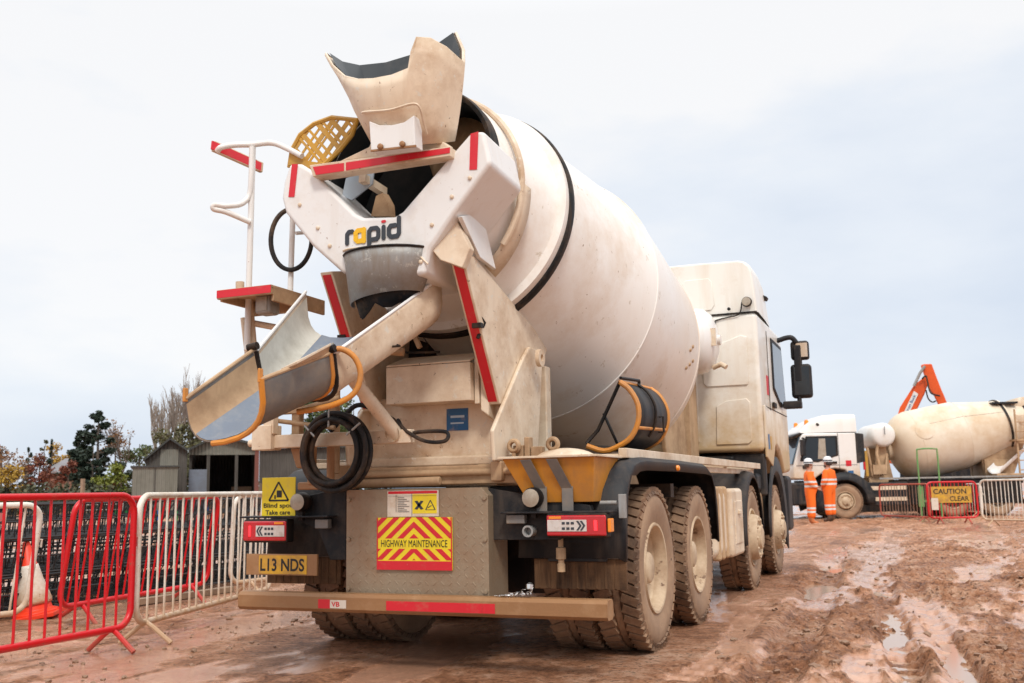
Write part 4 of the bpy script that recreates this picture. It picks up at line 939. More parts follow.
# box frame the legs stand on
mb = MB(); mb.prism([(-.60, -.86, 1.25), (-.60, -.86, 1.62), (-.52, -.86, 1.70), (.48, -.86, 1.68), (.50, -.86, 1.62), (.50, -.86, 1.25)], (0, .10, 0))
for s in (1, -1): mb.prism([(s * .50, y, z) for _, y, z in ((0.580,-0.480,2.038), (0.580,-0.224,2.028), (0.580,-0.376,1.271), (0.580,-1.113,1.250), (0.580,-1.136,1.437), (0.580,-0.599,1.949))], (s * .03, 0, 0))
mb.bb(-.5, .5, -.10, .0, 1.3, 1.95); bf = mb.build('pedestal', M['cream'], T, bevel=.012)
mb = MB(); mb.bb(-.60, .56, -.90, -.80, 1.235, 1.30); mb.build('pedestal_foot', M['cream'], bf, bevel=.015)
a, b_ = (-0.267,-1.050,1.638), (0.339,-1.050,1.913)
mb = MB(); mb.bb(a[0], b_[0], -1.05, -.87, a[2], b_[2] - .03); mb.bb(b_[0] + .005, b_[0] + .035, -1.0, -.865, a[2] - .02, b_[2]); mb.prism([(a[0], -1.05, b_[2] - .029), (b_[0], -1.05, b_[2] - .029), (b_[0], -.80, b_[2] + .05), (a[0], -.80, b_[2] + .05)], (0, 0, .012))
cv = mb.build('valve_cover', M['cream'], bf, bevel=.012)
mb = MB(); mb.prism([(b_[0] + .04, -.99, a[2] - .06), (b_[0] + .04, -.99, b_[2] - .02), (b_[0] + .04, -.862, b_[2] + .02), (b_[0] + .04, -.862, a[2] - .1)], (.05, .02, -.04)); mb.build('cover_side', M['cream'], cv, bevel=.01)
a, b_ = (0.081,-0.862,1.464), (0.235,-0.862,1.607)
mb = MB(); mb.bb(a[0], b_[0], -.866, -.861, a[2], b_[2]); bs = mb.build('blue_notice', M['blue'], bf)
mb = MB(); mb.bb(a[0] + .03, b_[0] - .025, -.868, -.8665, b_[2] - .06, b_[2] - .045); mb.bb(a[0] + .03, b_[0] - .03, -.868, -.8665, b_[2] - .1, b_[2] - .09); mb.build('printing', M['pale'], bs)
# lower pipes and shafts between pedestal and rear panel
mb = MB(); mb.tube([(-.62, -.98, 1.19), (.60, -.98, 1.19)], .022); mb.tube([(-.60, -1.0, 1.13), (.1, -1.0, 1.14)], .03); mb.bb(-.70, -.55, -1.03, -.93, 1.10, 1.26)
a, b_ = (0.457,-1.000,1.150), (0.533,-1.000,1.253); mb.bb(a[0], b_[0], -1.03, -.93, a[2] - .02, b_[2]); mb.build('pipework', M['tan'], T, bevel=.01)
# roller covers beside the ring
for s in (1, -1):
    mb = MB(); mb.prism([(s * .45, y, z) for y, z in [p[1:] for p in ((0.450,-0.806,2.312), (0.450,-0.482,2.431), (0.450,-0.253,2.444), (0.450,-0.074,2.408), (0.450,0.067,2.334), (0.450,0.104,2.250), (0.450,0.013,2.163), (0.450,-0.154,2.111))]], (-s * .12, .06, 0)); ro = mb.build('roller_cover', M['steel'], T, bevel=.01)
    mb = MB(); mb.lathe([(0, 0), (.12, 0), (.12, .14), (0, .14)], (s * .38, -.46, 2.10), (0, 1, -.2), n=24); mb.build('support_roller', M['black'], ro)
    mb = MB(); mb.bb(s * .32, s * .44, -.50, -.10, 1.72, 1.95); mb.build('roller_mount', M['cream'], ro, bevel=.01)
# ---- chutes
def chute_rows(T0, J, w0, h0, w1, h1, n=8, up=Vector((0, 0, 1)), wall=.0, rl=0.0):
    T0 = Vector(T0); J = Vector(J); ax = (J - T0).normalized(); rt = ax.cross(up).normalized() * -1; rt = -rt if rt.x < 0 else rt
    rt = (rt * math.cos(rl) + rt.cross(ax) * math.sin(rl)).normalized(); dn = rt.cross(ax).normalized(); dn = dn if dn.z < 0 else -dn
    rows = []
    for i in range(n + 1):
        t = i / n; c = T0.lerp(J, t); w = w0 + (w1 - w0) * t; h = h0 + (h1 - h0) * t
        rows.append([c - rt * w / 2 - dn * wall] + [c + rt * (w / 2) * -math.cos(PI * k / 14) + dn * h * math.sin(PI * k / 14) ** .85 for k in range(15)] + [c + rt * w / 2 - dn * wall])
    return rows, ax, rt, dn
def chute_from(S, n=6, e1=.72, e2=.62):
    rows = []
    for (L0, R0, B0), (L1, R1, B1) in zip(S[:-1], S[1:]):
        for i in range(n + (1 if L1 == S[-1][0] else 0)):
            t = i / n; l_, r_, b_ = [Vector(p).lerp(Vector(q), t) for p, q in ((L0, L1), (R0, R1), (B0, B1))]
            c = (l_ + r_) / 2; a = (r_ - l_) / 2; d = b_ - c
            rows.append([l_ - d * .12] + [c - a * math.copysign(abs(math.cos(PI * k / 14)) ** e1, math.cos(PI * k / 14)) + d * math.sin(PI * k / 14) ** e2 for k in range(15)] + [r_ - d * .12])
    return rows
ST = ((-0.624,-1.450,2.318), (0.252,-1.280,2.356), (-.13,-1.42,2.03)); SJ = ((-0.397,-2.250,1.828), (0.096,-2.250,1.778), (-.16,-2.17,1.585)); SE = ((-0.473,-2.720,1.534), (-0.020,-2.720,1.604), (-.265,-2.64,1.362))
ax2 = (Vector(SE[0]) - Vector(SJ[0])).normalized(); rt2 = (Vector(SE[1]) - Vector(SE[0])).normalized(); dn2 = Vector((0, .3, -.95)).normalized()
def shell(name, rows, mout, min_, parent, th=.007, lo=5, hi=2, inn=None):
    mb = MB(); mb.grid(rows); o = mb.build(name, [mout], parent, solid=th, off=0)
    c = [Vector(p) for p in ()]
    li = MB(); c = [sum((Vector(p) for p in r), Vector()) / len(r) for r in rows]
    li.grid([[Vector(p) + ((c[i] + Vector((0, 0, .12))) - Vector(p)).normalized() * .010 for p in r[lo:-hi]] for i, r in enumerate(rows)]); li.build('liner', min_, o)
    l2 = MB(); l2.grid([[Vector(p) + ((c[i] + Vector((0, 0, .12))) - Vector(p)).normalized() * .005 for p in r[1:-1]] for i, r in enumerate(rows)]); l2.build('inner_wall', inn, o)
    return o
rows = chute_from((ST, SJ), 8, .45, .55)
ch = shell('upper_chute', rows, M['cream'], M['chute_in'], T, inn=M['chalk'])
for k in (0, -1):
    mb = MB(); mb.tube([r[k] for r in rows], .010, n=8); mb.build('chute_edge', M['white'], ch)
mb = MB(); mb.tube(rows[-1], .014, n=8); mb.build('chute_hinge', M['black'], ch)
mb = MB(); a = Vector(rows[4][-4]); mb.tube([a, a + Vector((.05, 0, 0)), a + Vector((.055, -.04, .0))], .007, n=6); mb.build('chute_hook', M['black'], ch)
rows = chute_from((tuple(Vector(p) + Vector((0, -.03, 0)) for p in SJ), SE), 8)
rows = [[Vector(p) + (ax2 * .03 * (1 - abs(2 * k / 16 - 1)) if i == 8 else Vector()) for k, p in enumerate(r)] for i, r in enumerate(rows)]
ex = shell('extension_chute', rows, M['greysteel'], M['chute_in'], T, lo=4, hi=2, inn=M['tan'])
for k in (0, -1):
    mb = MB(); mb.tube([r[k] for r in rows], .011, n=8); mb.build('chute_edge', M['tan'], ex)
mb = MB(); q = [Vector(p) + (Vector(p) - sum((Vector(z) for z in rows[-1]), Vector()) / 17).normalized() * .008 for p in rows[-1]]
mb.tube(q[7:], .015, n=8); mb.build('end_band', M['orange'], ex)
mb = MB(); mb.tube(rows[0][8:], .014, n=8); mb.build('hinge_band', M['orange'], ex)
for q in (rows[-1][0], rows[-1][-1]):
    mb = MB(); q = Vector(q); mb.box(q + Vector((0, .0, .02)), (.014, .03, .07)); mb.build('chute_lug', M['orange'], ex, bevel=.004)
mb = MB(); a = Vector(rows[0][-1]); b_ = Vector(rows[5][-1]); mb.prism([a, a + rt2 * .015 - dn2 * .04, b_ + rt2 * .06 - dn2 * .015, b_ - rt2 * .04], -dn2 * .012); mb.build('mortar_ledge', M['cream'], ex, bevel=.004)
J_ = Vector(rows[0][-1])
mb = MB(); mb.tube(smooth([J_ + Vector((-.02, 0, .01)), J_ + Vector((.04, .04, .025)), J_ + Vector((.10, .08, -.02)), J_ + Vector((.125, .10, -.11)), J_ + Vector((.09, .09, -.21)), J_ + Vector((-.02, .05, -.27)), J_ + Vector((-.20, .0, -.30))]), .016, n=10); mb.build('chute_handle', M['orange'], ex)
for q in (rows[0][0], rows[0][-1]): mb = MB(); mb.tube([Vector(q) - rt2 * .03 + Vector((0, 0, .02)), Vector(q) + rt2 * .03 + Vector((0, 0, .02))], .022, n=12); mb.build('hinge_pin', M['black'], ex)
# chute support: turning post, ram, beam and drop stays
mb = MB(); mb.tube([(-0.189,-1.600,1.757), (-0.042,-1.300,1.417)], .042, n=14); mb.lathe([(.05, -.05), (.05, .05)], (-0.056,-1.300,1.430), (0, 1, 0), n=16); ram = mb.build('chute_ram', M['cream'], T)
mb = MB(); mb.tube([(-0.250,-1.750,1.943), (-0.175,-1.600,1.738)], .026, n=10); mb.build('ram_rod', M['steel'], ram)
mb = MB(); mb.bb(-1.08, .06, -1.33, -1.27, 1.37, 1.455); bm_ = mb.build('chute_beam', M['cream'], T, bevel=.006)
mb = MB(); a = (-0.983,-1.330,1.438); mb.bb(a[0] - .10, a[0] + .05, -1.37, -1.25, 1.36, 1.52); mb.bb(a[0] - .02, a[0] + .06, -1.36, -1.30, 1.46, 1.66); mb.tube([(a[0] - .1, -1.31, 1.41), (a[0] - .16, -1.31, 1.41)], .025); mb.build('beam_end', M['cream'], bm_, bevel=.006)
mb = MB(); a = (-0.844,-1.200,1.656); mb.bb(a[0] - .03, a[0] + .03, -1.23, -1.17, 1.37, a[2] + .06); mb.bb(a[0] - .12, a[0] + .10, -1.24, -1.2, a[2] - .06, a[2] - .02); a = (-0.623,-1.100,1.685); mb.tube([(a[0], -1.1, 1.2), (a[0], -1.1, a[2] + .2)], .035); mb.tube([(-0.828,-1.200,1.622), (-0.554,-1.150,1.691)], .02); mb.tube([(-1.028,-1.250,1.562), (-0.558,-1.200,1.493)], .016)
mb.build('beam_stay', M['tan'], bm_, bevel=.006)
mb = MB(); a = (-0.669,-1.200,1.226); mb.tube([(a[0] - .06, -1.2, 1.38), (a[0] - .06, -1.2, 1.13)], .03); mb.tube([(a[0] + .08, -1.2, 1.38), (a[0] + .08, -1.2, 1.13)], .026); mb.bb(a[0] - .16, a[0] + .2, -1.22, -1.1, 1.10, 1.15); a = (-0.785,-1.280,1.324); mb.prism([(a[0] - .07, -1.27, 1.37), (a[0] + .07, -1.27, 1.37), (a[0] + .03, -1.27, 1.24), (a[0] - .02, -1.27, 1.24)], (0, .05, 0)); mb.build('pump_gear', M['bar'], bm_, bevel=.01)
mb = MB(); mb.tube(smooth([(-0.069,-1.250,1.520), (0.018,-1.320,1.451), (0.166,-1.340,1.377), (0.300,-1.340,1.373), (0.297,-1.320,1.428), (0.111,-1.300,1.436), (-0.024,-1.280,1.417)]), .012, n=8); mb.build('hydraulic_hose', M['rubber'], bm_)
mb = MB(); a = (-0.285,-1.200,1.996); mb.tube([(-0.285,-1.200,1.983), (-0.079,-1.150,1.962)], .028); mb.tube(smooth([(-0.246,-1.100,1.980), (-0.222,-1.050,2.097), (-0.175,-1.000,2.201), (-0.172,-0.950,2.262)]), .045); mb.bar((-0.100,-1.000,2.128), (-0.042,-1.000,2.004), .03, .03); mb.build('swivel_post', M['tan'], T, bevel=.004)
mb = MB(); mb.tube(smooth([(-0.596,-1.200,1.468), (-0.515,-1.150,1.578), (-0.433,-1.100,1.643), (-0.303,-1.000,1.577), (-0.218,-0.950,1.511)]), .016, n=8); mb.build('hydraulic_hose', M['rubber'], T); mb = MB(); mb.tube(smooth([(-0.250,-1.000,2.039), (-0.180,-0.950,1.993), (0.054,-0.900,1.983)]), .008, n=6); mb.build('hydraulic_hose', M['rubber'], T)
# coil of hose hung on the beam
hc = (-0.409,-1.400,1.328)
mb = MB()
for dy, r, dx in ((0, .205, 0), (-.045, .228, .006), (.04, .20, -.012), (-.02, .178, .01), (-.06, .19, -.01), (.02, .222, .012)):
    mb.tube([(hc[0] + dx + r * math.cos(k * PI / 24), -1.42 + dy * .9, hc[2] + 1.04 * r * math.sin(k * PI / 24)) for k in range(48)], .0165, n=10, closed=True)
coil = mb.build('hose_coil', M['rubber'], T)
for a in (95, 140, 40): mb = MB(); mb.tube([(hc[0] + r * math.cos(R(a)), -1.49 + .01 * k, hc[2] + r * math.sin(R(a))) for k, r in enumerate((.15, .2, .26))], .007, n=6); mb.build('coil_tie', M['steel'], coil)
# yellow skip slung on the right with strap brackets and a heap of dried mud behind
a, b_, c_, d_ = (0.583,-1.120,1.262), (1.198,-1.120,1.244), (1.044,-1.050,0.985), (0.714,-1.050,1.030)
zt, zb_ = 1.262, 1.0
X0, X1 = a[0], b_[0] - .06
def loop(x0, x1, y0, y1, z): return [(x0, y0, z), (x1, y0, z), (x1, y1, z), (x0, y1, z)]
mb = MB(); mb.grid([loop(X0, X1 + .02, -1.12, -.62, zt), loop(X0 + .13, X1 - .02, -1.03, -.68, zb_)], closed=True); mb.face(loop(X0 + .13, X1 - .02, -1.03, -.68, zb_))
bmesh.ops.remove_doubles(mb.bm, verts=mb.bm.verts, dist=1e-4)
skp = mb.build('side_tray', M['skip'], T, solid=.012, bevel=.01)
mb = MB()
for p in ((X0 - .025, X1 + .045, -1.15, -1.11), (X0 - .025, X1 + .045, -.63, -.59)): mb.bb(p[0], p[1], p[2], p[3], zt - .002, zt + .012)
mb.bb(X1 + .008, X1 + .05, -1.108, -.632, zt - .002, zt + .012); mb.build('tray_rim', M['cream'], skp, bevel=.003)
for q in ((0.742,-1.130,1.191), (0.908,-1.130,1.187)):
    mb = MB(); mb.prism([(q[0] - .035, -1.16, zt - .01), (q[0] + .035, -1.16, zt - .01), (q[0] + .10, -1.065, zb_ + .07), (q[0] + .03, -1.065, zb_ + .07)], (0, .006, 0)); mb.bb(q[0] + .03, q[0] + .10, -1.07, -1.06, .945, zb_ + .09); mb.build('tray_strap', M['greysteel'], skp, bevel=.002)
mb = MB(); q = (0.889,-0.850,1.302); rows = []
for k in range(9):
    ph = k * PI / 16; rows.append([(q[0] + (.20 * math.cos(ph)) * math.cos(t * PI / 10) * (1 + .08 * math.sin(t * 2.3)), -.85 + .17 * math.cos(ph) * math.sin(t * PI / 10), zt - .02 + .085 * math.sin(ph)) for t in range(20)])
mb.grid(rows, closed=True); mb.build('dried_concrete', M['cream'], skp)
mb = MB()
for q in ((0.588,-0.950,1.346), (0.829,-0.900,1.352)):
    mb.lathe([(.035, -.02), (.05, 0), (.035, .02), (.02, .02), (.02, -.02), (.035, -.02)], (q[0], q[1], q[2] - .0), (0, 1, 0), n=16); mb.bb(q[0] - .012, q[0] + .012, q[1] - .012, q[1] + .012, 1.25, q[2] - .04)
q = (0.662,-0.900,1.308); mb.bb(q[0] - .09, q[0] - .02, -.93, -.86, 1.25, 1.35); mb.bb(q[0] - .015, q[0] + .02, -.93, -.86, 1.25, 1.40); mb.bb(q[0] + .025, q[0] + .1, -.92, -.86, 1.25, 1.34); mb.build('tie_rings', M['tan'], T, bevel=.006)
# spare chute stored on the right of the drum
cA = [(1.045,-0.100,1.801), (1.115,-0.100,1.741), (1.167,-0.100,1.635), (1.163,-0.100,1.519), (1.110,-0.100,1.418), (1.022,-0.100,1.360), (0.914,-0.100,1.329), (0.792,-0.100,1.368)]
cA = smooth(cA, 3); V_ = Vector((.035, .78, .02))
rows = [[Vector(p) + V_ * t + Vector((-.02 * t, 0, 0)) for p in cA] for t in (0, .25, .5, .75, 1)]
mb = MB(); mb.grid(rows); sc = mb.build('stored_chute', M['plastic'], T, solid=.008)
for t in (0, -1):
    mb = MB(); mb.tube(rows[t], .019, n=8); mb.build('chute_rim', M['orange'], sc)
mb = MB(); mb.tube([r[0] for r in rows], .015, n=8); mb.tube([r[10] for r in rows], .013, n=8); mb.build('chute_stringer', M['orange'], sc)
mb = MB(); q = [r for r in rows[2]]; mb.tube([Vector(p) + Vector((.016, 0, .008)) for p in q[:13]], .011, n=6); c = Vector(rows[3][9]); mb.tube([c + Vector((.0, -.06, .05)), c + Vector((.04, -.06, .05)), c + Vector((.04, -.06, -.06)), c + Vector((0, -.06, -.06))], .009, n=6); mb.build('chute_strap', M['black'], sc)
mb = MB(); a = Vector(rows[0][0]); mb.tube([a + Vector((0, .02, .03)), a + Vector((.03, .4, .045)), a + Vector((.03, .4, -.02))], .012, n=6); mb.tube([a, Vector(rows[0][0]) + Vector((-.2, .1, -.32)), Vector(rows[0][-1]) + Vector((-.02, .05, .02))], .013, n=6); mb.tube([a + V_, a + V_ + Vector((-.2, 0, -.42))], .013, n=6); mb.tube([Vector(rows[2][-4]), Vector(rows[2][-4]) + Vector((-.12, 0, .28))], .011, n=6)
mb.bb(.95, 1.0, -.1, .7, 1.24, 1.275); mb.build('storage_rack', M['black'], sc)
# ladder, platform and handrails on the left
LY = -1.35
p_, q_ = (-1.135,-1.350,3.428), (-1.149,-1.350,2.026)
r_, s_ = (-0.802,-1.350,2.927), (-0.815,-1.350,2.333)
mb = MB(); mb.tube([p_, q_], .021, n=10); mb.tube([r_, s_], .019, n=10)
mb.tube([(-0.776,-1.350,2.780), (-0.718,-1.250,2.804)], .013, n=8)
lad = mb.build('ladder_rail', M['white'], T)
mb = MB(); mb.tube(smooth([(-1.315,-1.500,3.378), (-1.275,-1.500,3.400), (-1.222,-1.420,3.433), (-1.136,-1.360,3.442), (-1.015,-1.300,3.454), (-0.898,-1.280,3.400), (-0.771,-1.300,3.325)]), .020, n=10)
mb.tube(smooth([(-1.128,-1.370,3.420), (-1.130,-1.370,3.187), (-1.144,-1.370,3.077), (-1.170,-1.420,3.011), (-1.213,-1.500,2.981), (-1.279,-1.550,2.983), (-1.287,-1.550,2.957), (-1.228,-1.500,2.942), (-1.123,-1.380,2.890)]), .019, n=10); mb.build('handrail', M['white'], lad)
mb = MB(); a, b_ = Vector((-1.334,-1.520,3.410)), Vector((-1.243,-1.100,3.370)); mb.bar(a, b_, .03, .075); gt = mb.build('safety_bar', M['cream'], lad, bevel=.006)
mb = MB(); mb.bar(a + Vector((.005, -.02, .0)), b_ + Vector((.005, -.02, 0)), .012, .06); mb.build('reflective_strip', M['red'], gt)
mb = MB(); c = (-0.791,-1.360,2.732)
mb.tube([(c[0] + .125 * math.cos(k * PI / 20) , -1.38 + .05 * math.cos(k * PI / 20), c[2] + .205 * math.sin(k * PI / 20)) for k in range(40)], .016, n=8, closed=True); mb.build('hose_loop', M['rubber'], lad)
a, b_ = (-1.204,-1.600,2.385), (-0.785,-1.600,2.371)
px0, px1, pz = a[0], b_[0], (a[2] + b_[2]) / 2
mb = MB(); mb.bb(px0, px1, -1.60, -.98, pz - .012, pz); mb.bb(px0, px1, -1.60, -1.57, pz - .05, pz + .012); mb.bb(px1 - .02, px1, -1.568, -.98, pz - .09, pz + .012); mb.bb(px0, px0 + .02, -1.568, -.98, pz - .06, pz + .012); mb.bb(px0, px1, -1.25, -1.2, pz - .10, pz - .013)
pf = mb.build('platform', M['tan'], T, bevel=.004)
mb = MB(); mb.bb(px0, px1, -1.603, -1.6005, pz - .042, pz + .008); mb.build('reflective_strip', M['red'], pf)
mb = MB(); mb.bb(px1 - .20, px1 - .08, -1.50, -1.38, pz - .15, pz - .02); sl = mb.build('work_lamp', M['steel'], pf, bevel=.02)
mb = MB(); mb.bb(px1 - .18, px1 - .10, -1.505, -1.50, pz - .13, pz - .04); mb.build('lamp_glass', M['lamp_glass'], sl)
mb = MB(); mb.tube([(-1.171,-1.300,2.374), (-1.091,-1.300,1.727)], .022); mb.tube([(-1.225,-1.300,2.255), (-1.139,-1.300,1.730)], .018); mb.tube([(-1.191,-1.300,2.225), (-0.916,-1.200,2.163)], .022); mb.tube([(-1.256,-1.300,2.506), (-1.254,-1.300,2.416)], .03); mb.build('platform_post', M['cream'], pf)
# perforated yellow guard beside the mouth
mb = MB()
poly = [(-0.909,-1.250,3.290), (-0.887,-1.250,3.401), (-0.823,-1.250,3.498), (-0.712,-1.250,3.558), (-0.569,-1.250,3.581), (-0.367,-1.250,3.530), (-0.413,-1.250,3.433), (-0.505,-1.250,3.343), (-0.621,-1.250,3.263), (-0.756,-1.250,3.254)]
xs = [p[0] for p in poly]; zs = [p[2] for p in poly]
def inside(x, z):
    r = False
    for i in range(len(poly)):
        (x1, _, z1), (x2, _, z2) = poly[i - 1], poly[i]
        if (z1 > z) != (z2 > z) and x < (x2 - x1) * (z - z1) / (z2 - z1) + x1: r = not r
    return r
d = .082; n = 22
for dirn in (1, -1):
    for i in range(-30, 30):
        c = i * d + (.03 if i % 3 == 0 else 0); run = None
        wv = .034 if i % 2 else .018
        for k in range(121):
            x = min(xs) + (max(xs) - min(xs)) * k / 120; z = zs[0] + .02 + c + dirn * 1.15 * (x - xs[0] - .2)
            ins = inside(x, z)
            if ins and run is None: run = (x, z)
            if (not ins or k == 120) and run:
                if x - run[0] > .02: mb.bar((run[0], -1.25 + .002 * dirn, run[1]), (x, -1.25 + .002 * dirn, z), wv, .005, up=(0, 1, 0))
                run = None
mb.tube(poly, .016, n=6, closed=True); mb.build('perforated_guard', M['yellow'], T)
mb = MB(); mb.prism([(-0.903,-1.270,3.290), (-0.889,-1.270,3.380), (-0.791,-1.270,3.309), (-0.632,-1.270,3.265), (-0.742,-1.270,3.246)], (0, .012, 0)); mb.build('guard_bracket', M['yellow'], T)
# flight of foil left on the bar
mb = MB(); fr = random.Random(4)
a = (0.698,-1.170,0.481)
for k in range(22):
    t = k / 21; x = a[0] - .13 + .20 * t; hgt = .010 + .05 * t ** 1.5
    q = [Vector((x + fr.uniform(-.025, .025), -1.19 + fr.uniform(-.03, .03), .456 + fr.uniform(0, hgt))) for _ in range(4)]
    mb.face([q[0], q[1], q[2]]); mb.face([q[0], q[2], q[3]])
mb.lathe([(.0, -.02), (.018, -.015), (.022, .01), (.010, .022), (0, .022)], (a[0] + .07, -1.19, .515), (0, .3, 1), n=7)
tag(mb.build('foil_scrap', M['foil'], solid=.002), 'crumpled scrap of silver foil lying on the mixer bumper bar', 'foil scrap')

# ================================================================== crowd barriers
def gz(x, y): return float(ground_h(x, y))
def barrier(label, group, mat, p0, p1, lean=0.0, h=1.08, nb=15, feet=(.28, .28), name='crowd_barrier', barmat=None, zoff=0.0):
    """steel pedestrian barrier from p0 to p1 on the ground; lean in radians about its bottom rail"""
    a = Vector((p0[0], p0[1], 0)); b = Vector((p1[0], p1[1], 0)); Ln = (b - a).length; rz = math.atan2(b.y - a.y, b.x - a.x)
    mid = (a + b) / 2
    o = thing(name, label, 'barrier', (mid.x, mid.y, gz(mid.x, mid.y) + zoff), rz, group)
    o.rotation_euler.x = lean
    hw = Ln / 2; z0 = .16; c = .13; P = []
    for cx, cz, a0 in ((hw - c, h - c, 0), (-hw + c, h - c, PI / 2), (-hw + c, z0 + c, PI), (hw - c, z0 + c, 1.5 * PI)):
        P += [(cx + c * math.cos(a0 + k * PI / 12), .018 * math.sin(cx * 2.3 + p0[1]), cz + c * math.sin(a0 + k * PI / 12)) for k in range(7)]
    mb = MB(); mb.tube(P, .024, n=10, closed=True); mb.build('frame', mat, o)
    mb = MB(); mb.tube([(0, 0, z0), (0, 0, h)], .0095, n=6); me = mb.mesh('bar'); me.materials.append(barmat or mat)
    for k in range(nb):
        q = link('bar', me, o); q.location.x = -hw + Ln * (k + 1) / (nb + 1) + rnd.uniform(-.012, .012); q.rotation_euler.y = rnd.uniform(-.012, .012)
    mb = MB()
    for s in (-1, 1): mb.tube([(0, 0, z0), (0, s * .05, z0 - .03), (0, s * .20, .012)], .018, n=8)
    me = mb.mesh('foot'); me.materials.append(mat)
    for x in (-hw + feet[0], hw - feet[1]): q = link('foot', me, o); q.location.x = x
    mb = MB(); mb.tube([(hw + .02, 0, h * .72), (hw + .05, 0, h * .72), (hw + .05, 0, h * .66)], .009, n=6); mb.build('coupling_hook', mat, o)
    return o
G1 = 'crowd barriers along the left edge of the yard'
barrier('red crowd barrier nearest the camera, at the left edge in front of the cone', G1, M['redpaint'], (-2.34, -3.25), (-2.375, -1.02), nb=17, feet=(.3, .16))
barrier('mud splashed white crowd barrier between the near red barrier and the mixer tail light', G1, M['whitepaint'], (-2.385, -.93), (-3.05, 1.62), nb=18, feet=(.14, .3))
barrier('white crowd barrier leaning back beside the orange and white cone', G1, M['whitepaint'], (-4.42, -2.42), (-3.95, -.52), lean=.20, nb=13, h=1.04, feet=(.3, .35))
barrier('red crowd barrier leaning behind the white one, in front of the black rebar cages', G1, M['redpaint'], (-3.86, -.28), (-4.03, 1.84), lean=.15, nb=17, h=1.06)
barrier('white crowd barrier furthest along the left row, half hidden by the blind spot sign', G1, M['whitepaint'], (-3.86, 2.0), (-3.45, 4.1), lean=.05, nb=15, h=1.07)
G2 = 'crowd barriers in front of the far mixer lorry'
barrier('faded red and rusty crowd barrier left of the sign, before the far mixer', G2, M['fadedred'], (1.756,25.614,0.000)[:2], (3.107,23.707,0.000)[:2], nb=15, barmat=M['rustpaint'])
barrier('red crowd barrier carrying the yellow CAUTION sign', G2, M['redpaint'], (3.064,21.541,0.000)[:2], (4.245,22.070,0.000)[:2], nb=13)
barrier('small white crowd barrier standing behind the red one with the sign', G2, M['whitepaint'], (3.931,27.979,0.000)[:2], (4.615,26.839,0.000)[:2], nb=9, h=1.0)
barrier('white crowd barrier at the right edge of the yard', G2, M['whitepaint'], (4.230,19.559,0.000)[:2], (5.490,18.380,0.000)[:2], nb=15)
# tall green frame behind the rusty barrier
a, b_ = (2.875,25.396,0.000), (3.445,25.285,0.000)
o = thing('hoop_frame', 'tall green tubular hoop frame standing behind the rusty barrier', 'frame', ((a[0] + b_[0]) / 2, a[1] + .25, 0))
hw = (b_[0] - a[0]) / 2 * .98
mb = MB(); mb.tube(smooth([(-hw, 0, 0), (-hw, 0, 1.1), (-hw, 0, 1.95), (-hw + .06, 0, 2.06), (hw - .06, 0, 2.06), (hw, 0, 1.95), (hw, 0, 1.1), (hw, 0, 0)], 5), .024, n=8); mb.build('hoop', M['greenpaint'], o)
mb = MB(); mb.bb(-hw - .06, -hw + .1, -.02, .02, .35, .95); mb.bb(-hw, hw, -.015, .015, .5, .54); mb.build('side_plate', M['greenpaint'], o)
# sign on the red barrier
a, b_ = (3.148,20.950,0.548), (4.084,20.950,0.958)
o = thing('caution_sign', 'yellow CAUTION sign hanging on the red barrier', 'sign', (a[0], 20.98, a[2]))
W_, H_ = b_[0] - a[0], b_[2] - a[2]
mb = MB(); mb.bb(0, W_, -.006, .004, 0, H_); mb.build('sign_board', M['plate_yellow'], o)
text_mesh('lettering', 'CAUTION', M['ink'], o, (.05, -.0065, H_ * .54), (1, 0, 0), (0, 0, 1), W_ * .82, H_ * .32, .001, .02)
text_mesh('lettering', 'CLEAR', M['ink'], o, (W_ * .45, -.0065, H_ * .10), (1, 0, 0), (0, 0, 1), W_ * .48, H_ * .30, .001, .02)
a, b_ = (3.134,20.900,0.374), (3.297,20.900,0.672)
mb = MB(); mb.bb(a[0], b_[0], 20.90, 20.91, a[2], b_[2]); tag(mb.build('white_notice', M['sign_white']), 'small white notice tied low on the red barrier under the CAUTION sign', 'notice')
# traffic cone
c = (-4.735,0.305,0.000)
o = thing('traffic_cone', 'orange and white traffic cone with a slumped white sleeve beside the barriers', 'traffic cone', (c[0], c[1], gz(c[0], c[1])))
o.rotation_euler = (.04, -.16, .5); o.location.x += .10; o.location.y -= .06
mb = MB(); mb.lathe([(.20, 0), (.20, .03), (.175, .04), (.150, .05), (.03, .66), (.022, .67), (.0, .67)], (0, 0, .02), (0, 0, 1), n=28)
mb.box((0, 0, .018), (.46, .46, .036)); cmat = surf('cone_orange', (.85, .05, .015), MUD, .10, .45, scale=6); mb.build('cone_body', cmat, o, bevel=.006)
mb = MB(); mb.lathe([(.150, .12), (.154, .15), (.128, .25), (.102, .34), (.080, .45), (.074, .475)], (0, 0, 0), (0, 0, 1), n=28); mb.build('white_sleeve', M['whitepaint'], o, solid=.004)
# timber batten on the ground
a, b_ = Vector((-4.235,1.124,0.020)), Vector((-4.123,2.496,0.020))
mb = MB(); mb.bar(a + Vector((-.1, 0, .03)), b_ + Vector((-.1, 0, .03)), .10, .06); tag(mb.build('timber_batten', M['wood'], bevel=.004), 'brown timber batten lying on the ground under the leaning red barrier', 'timber')
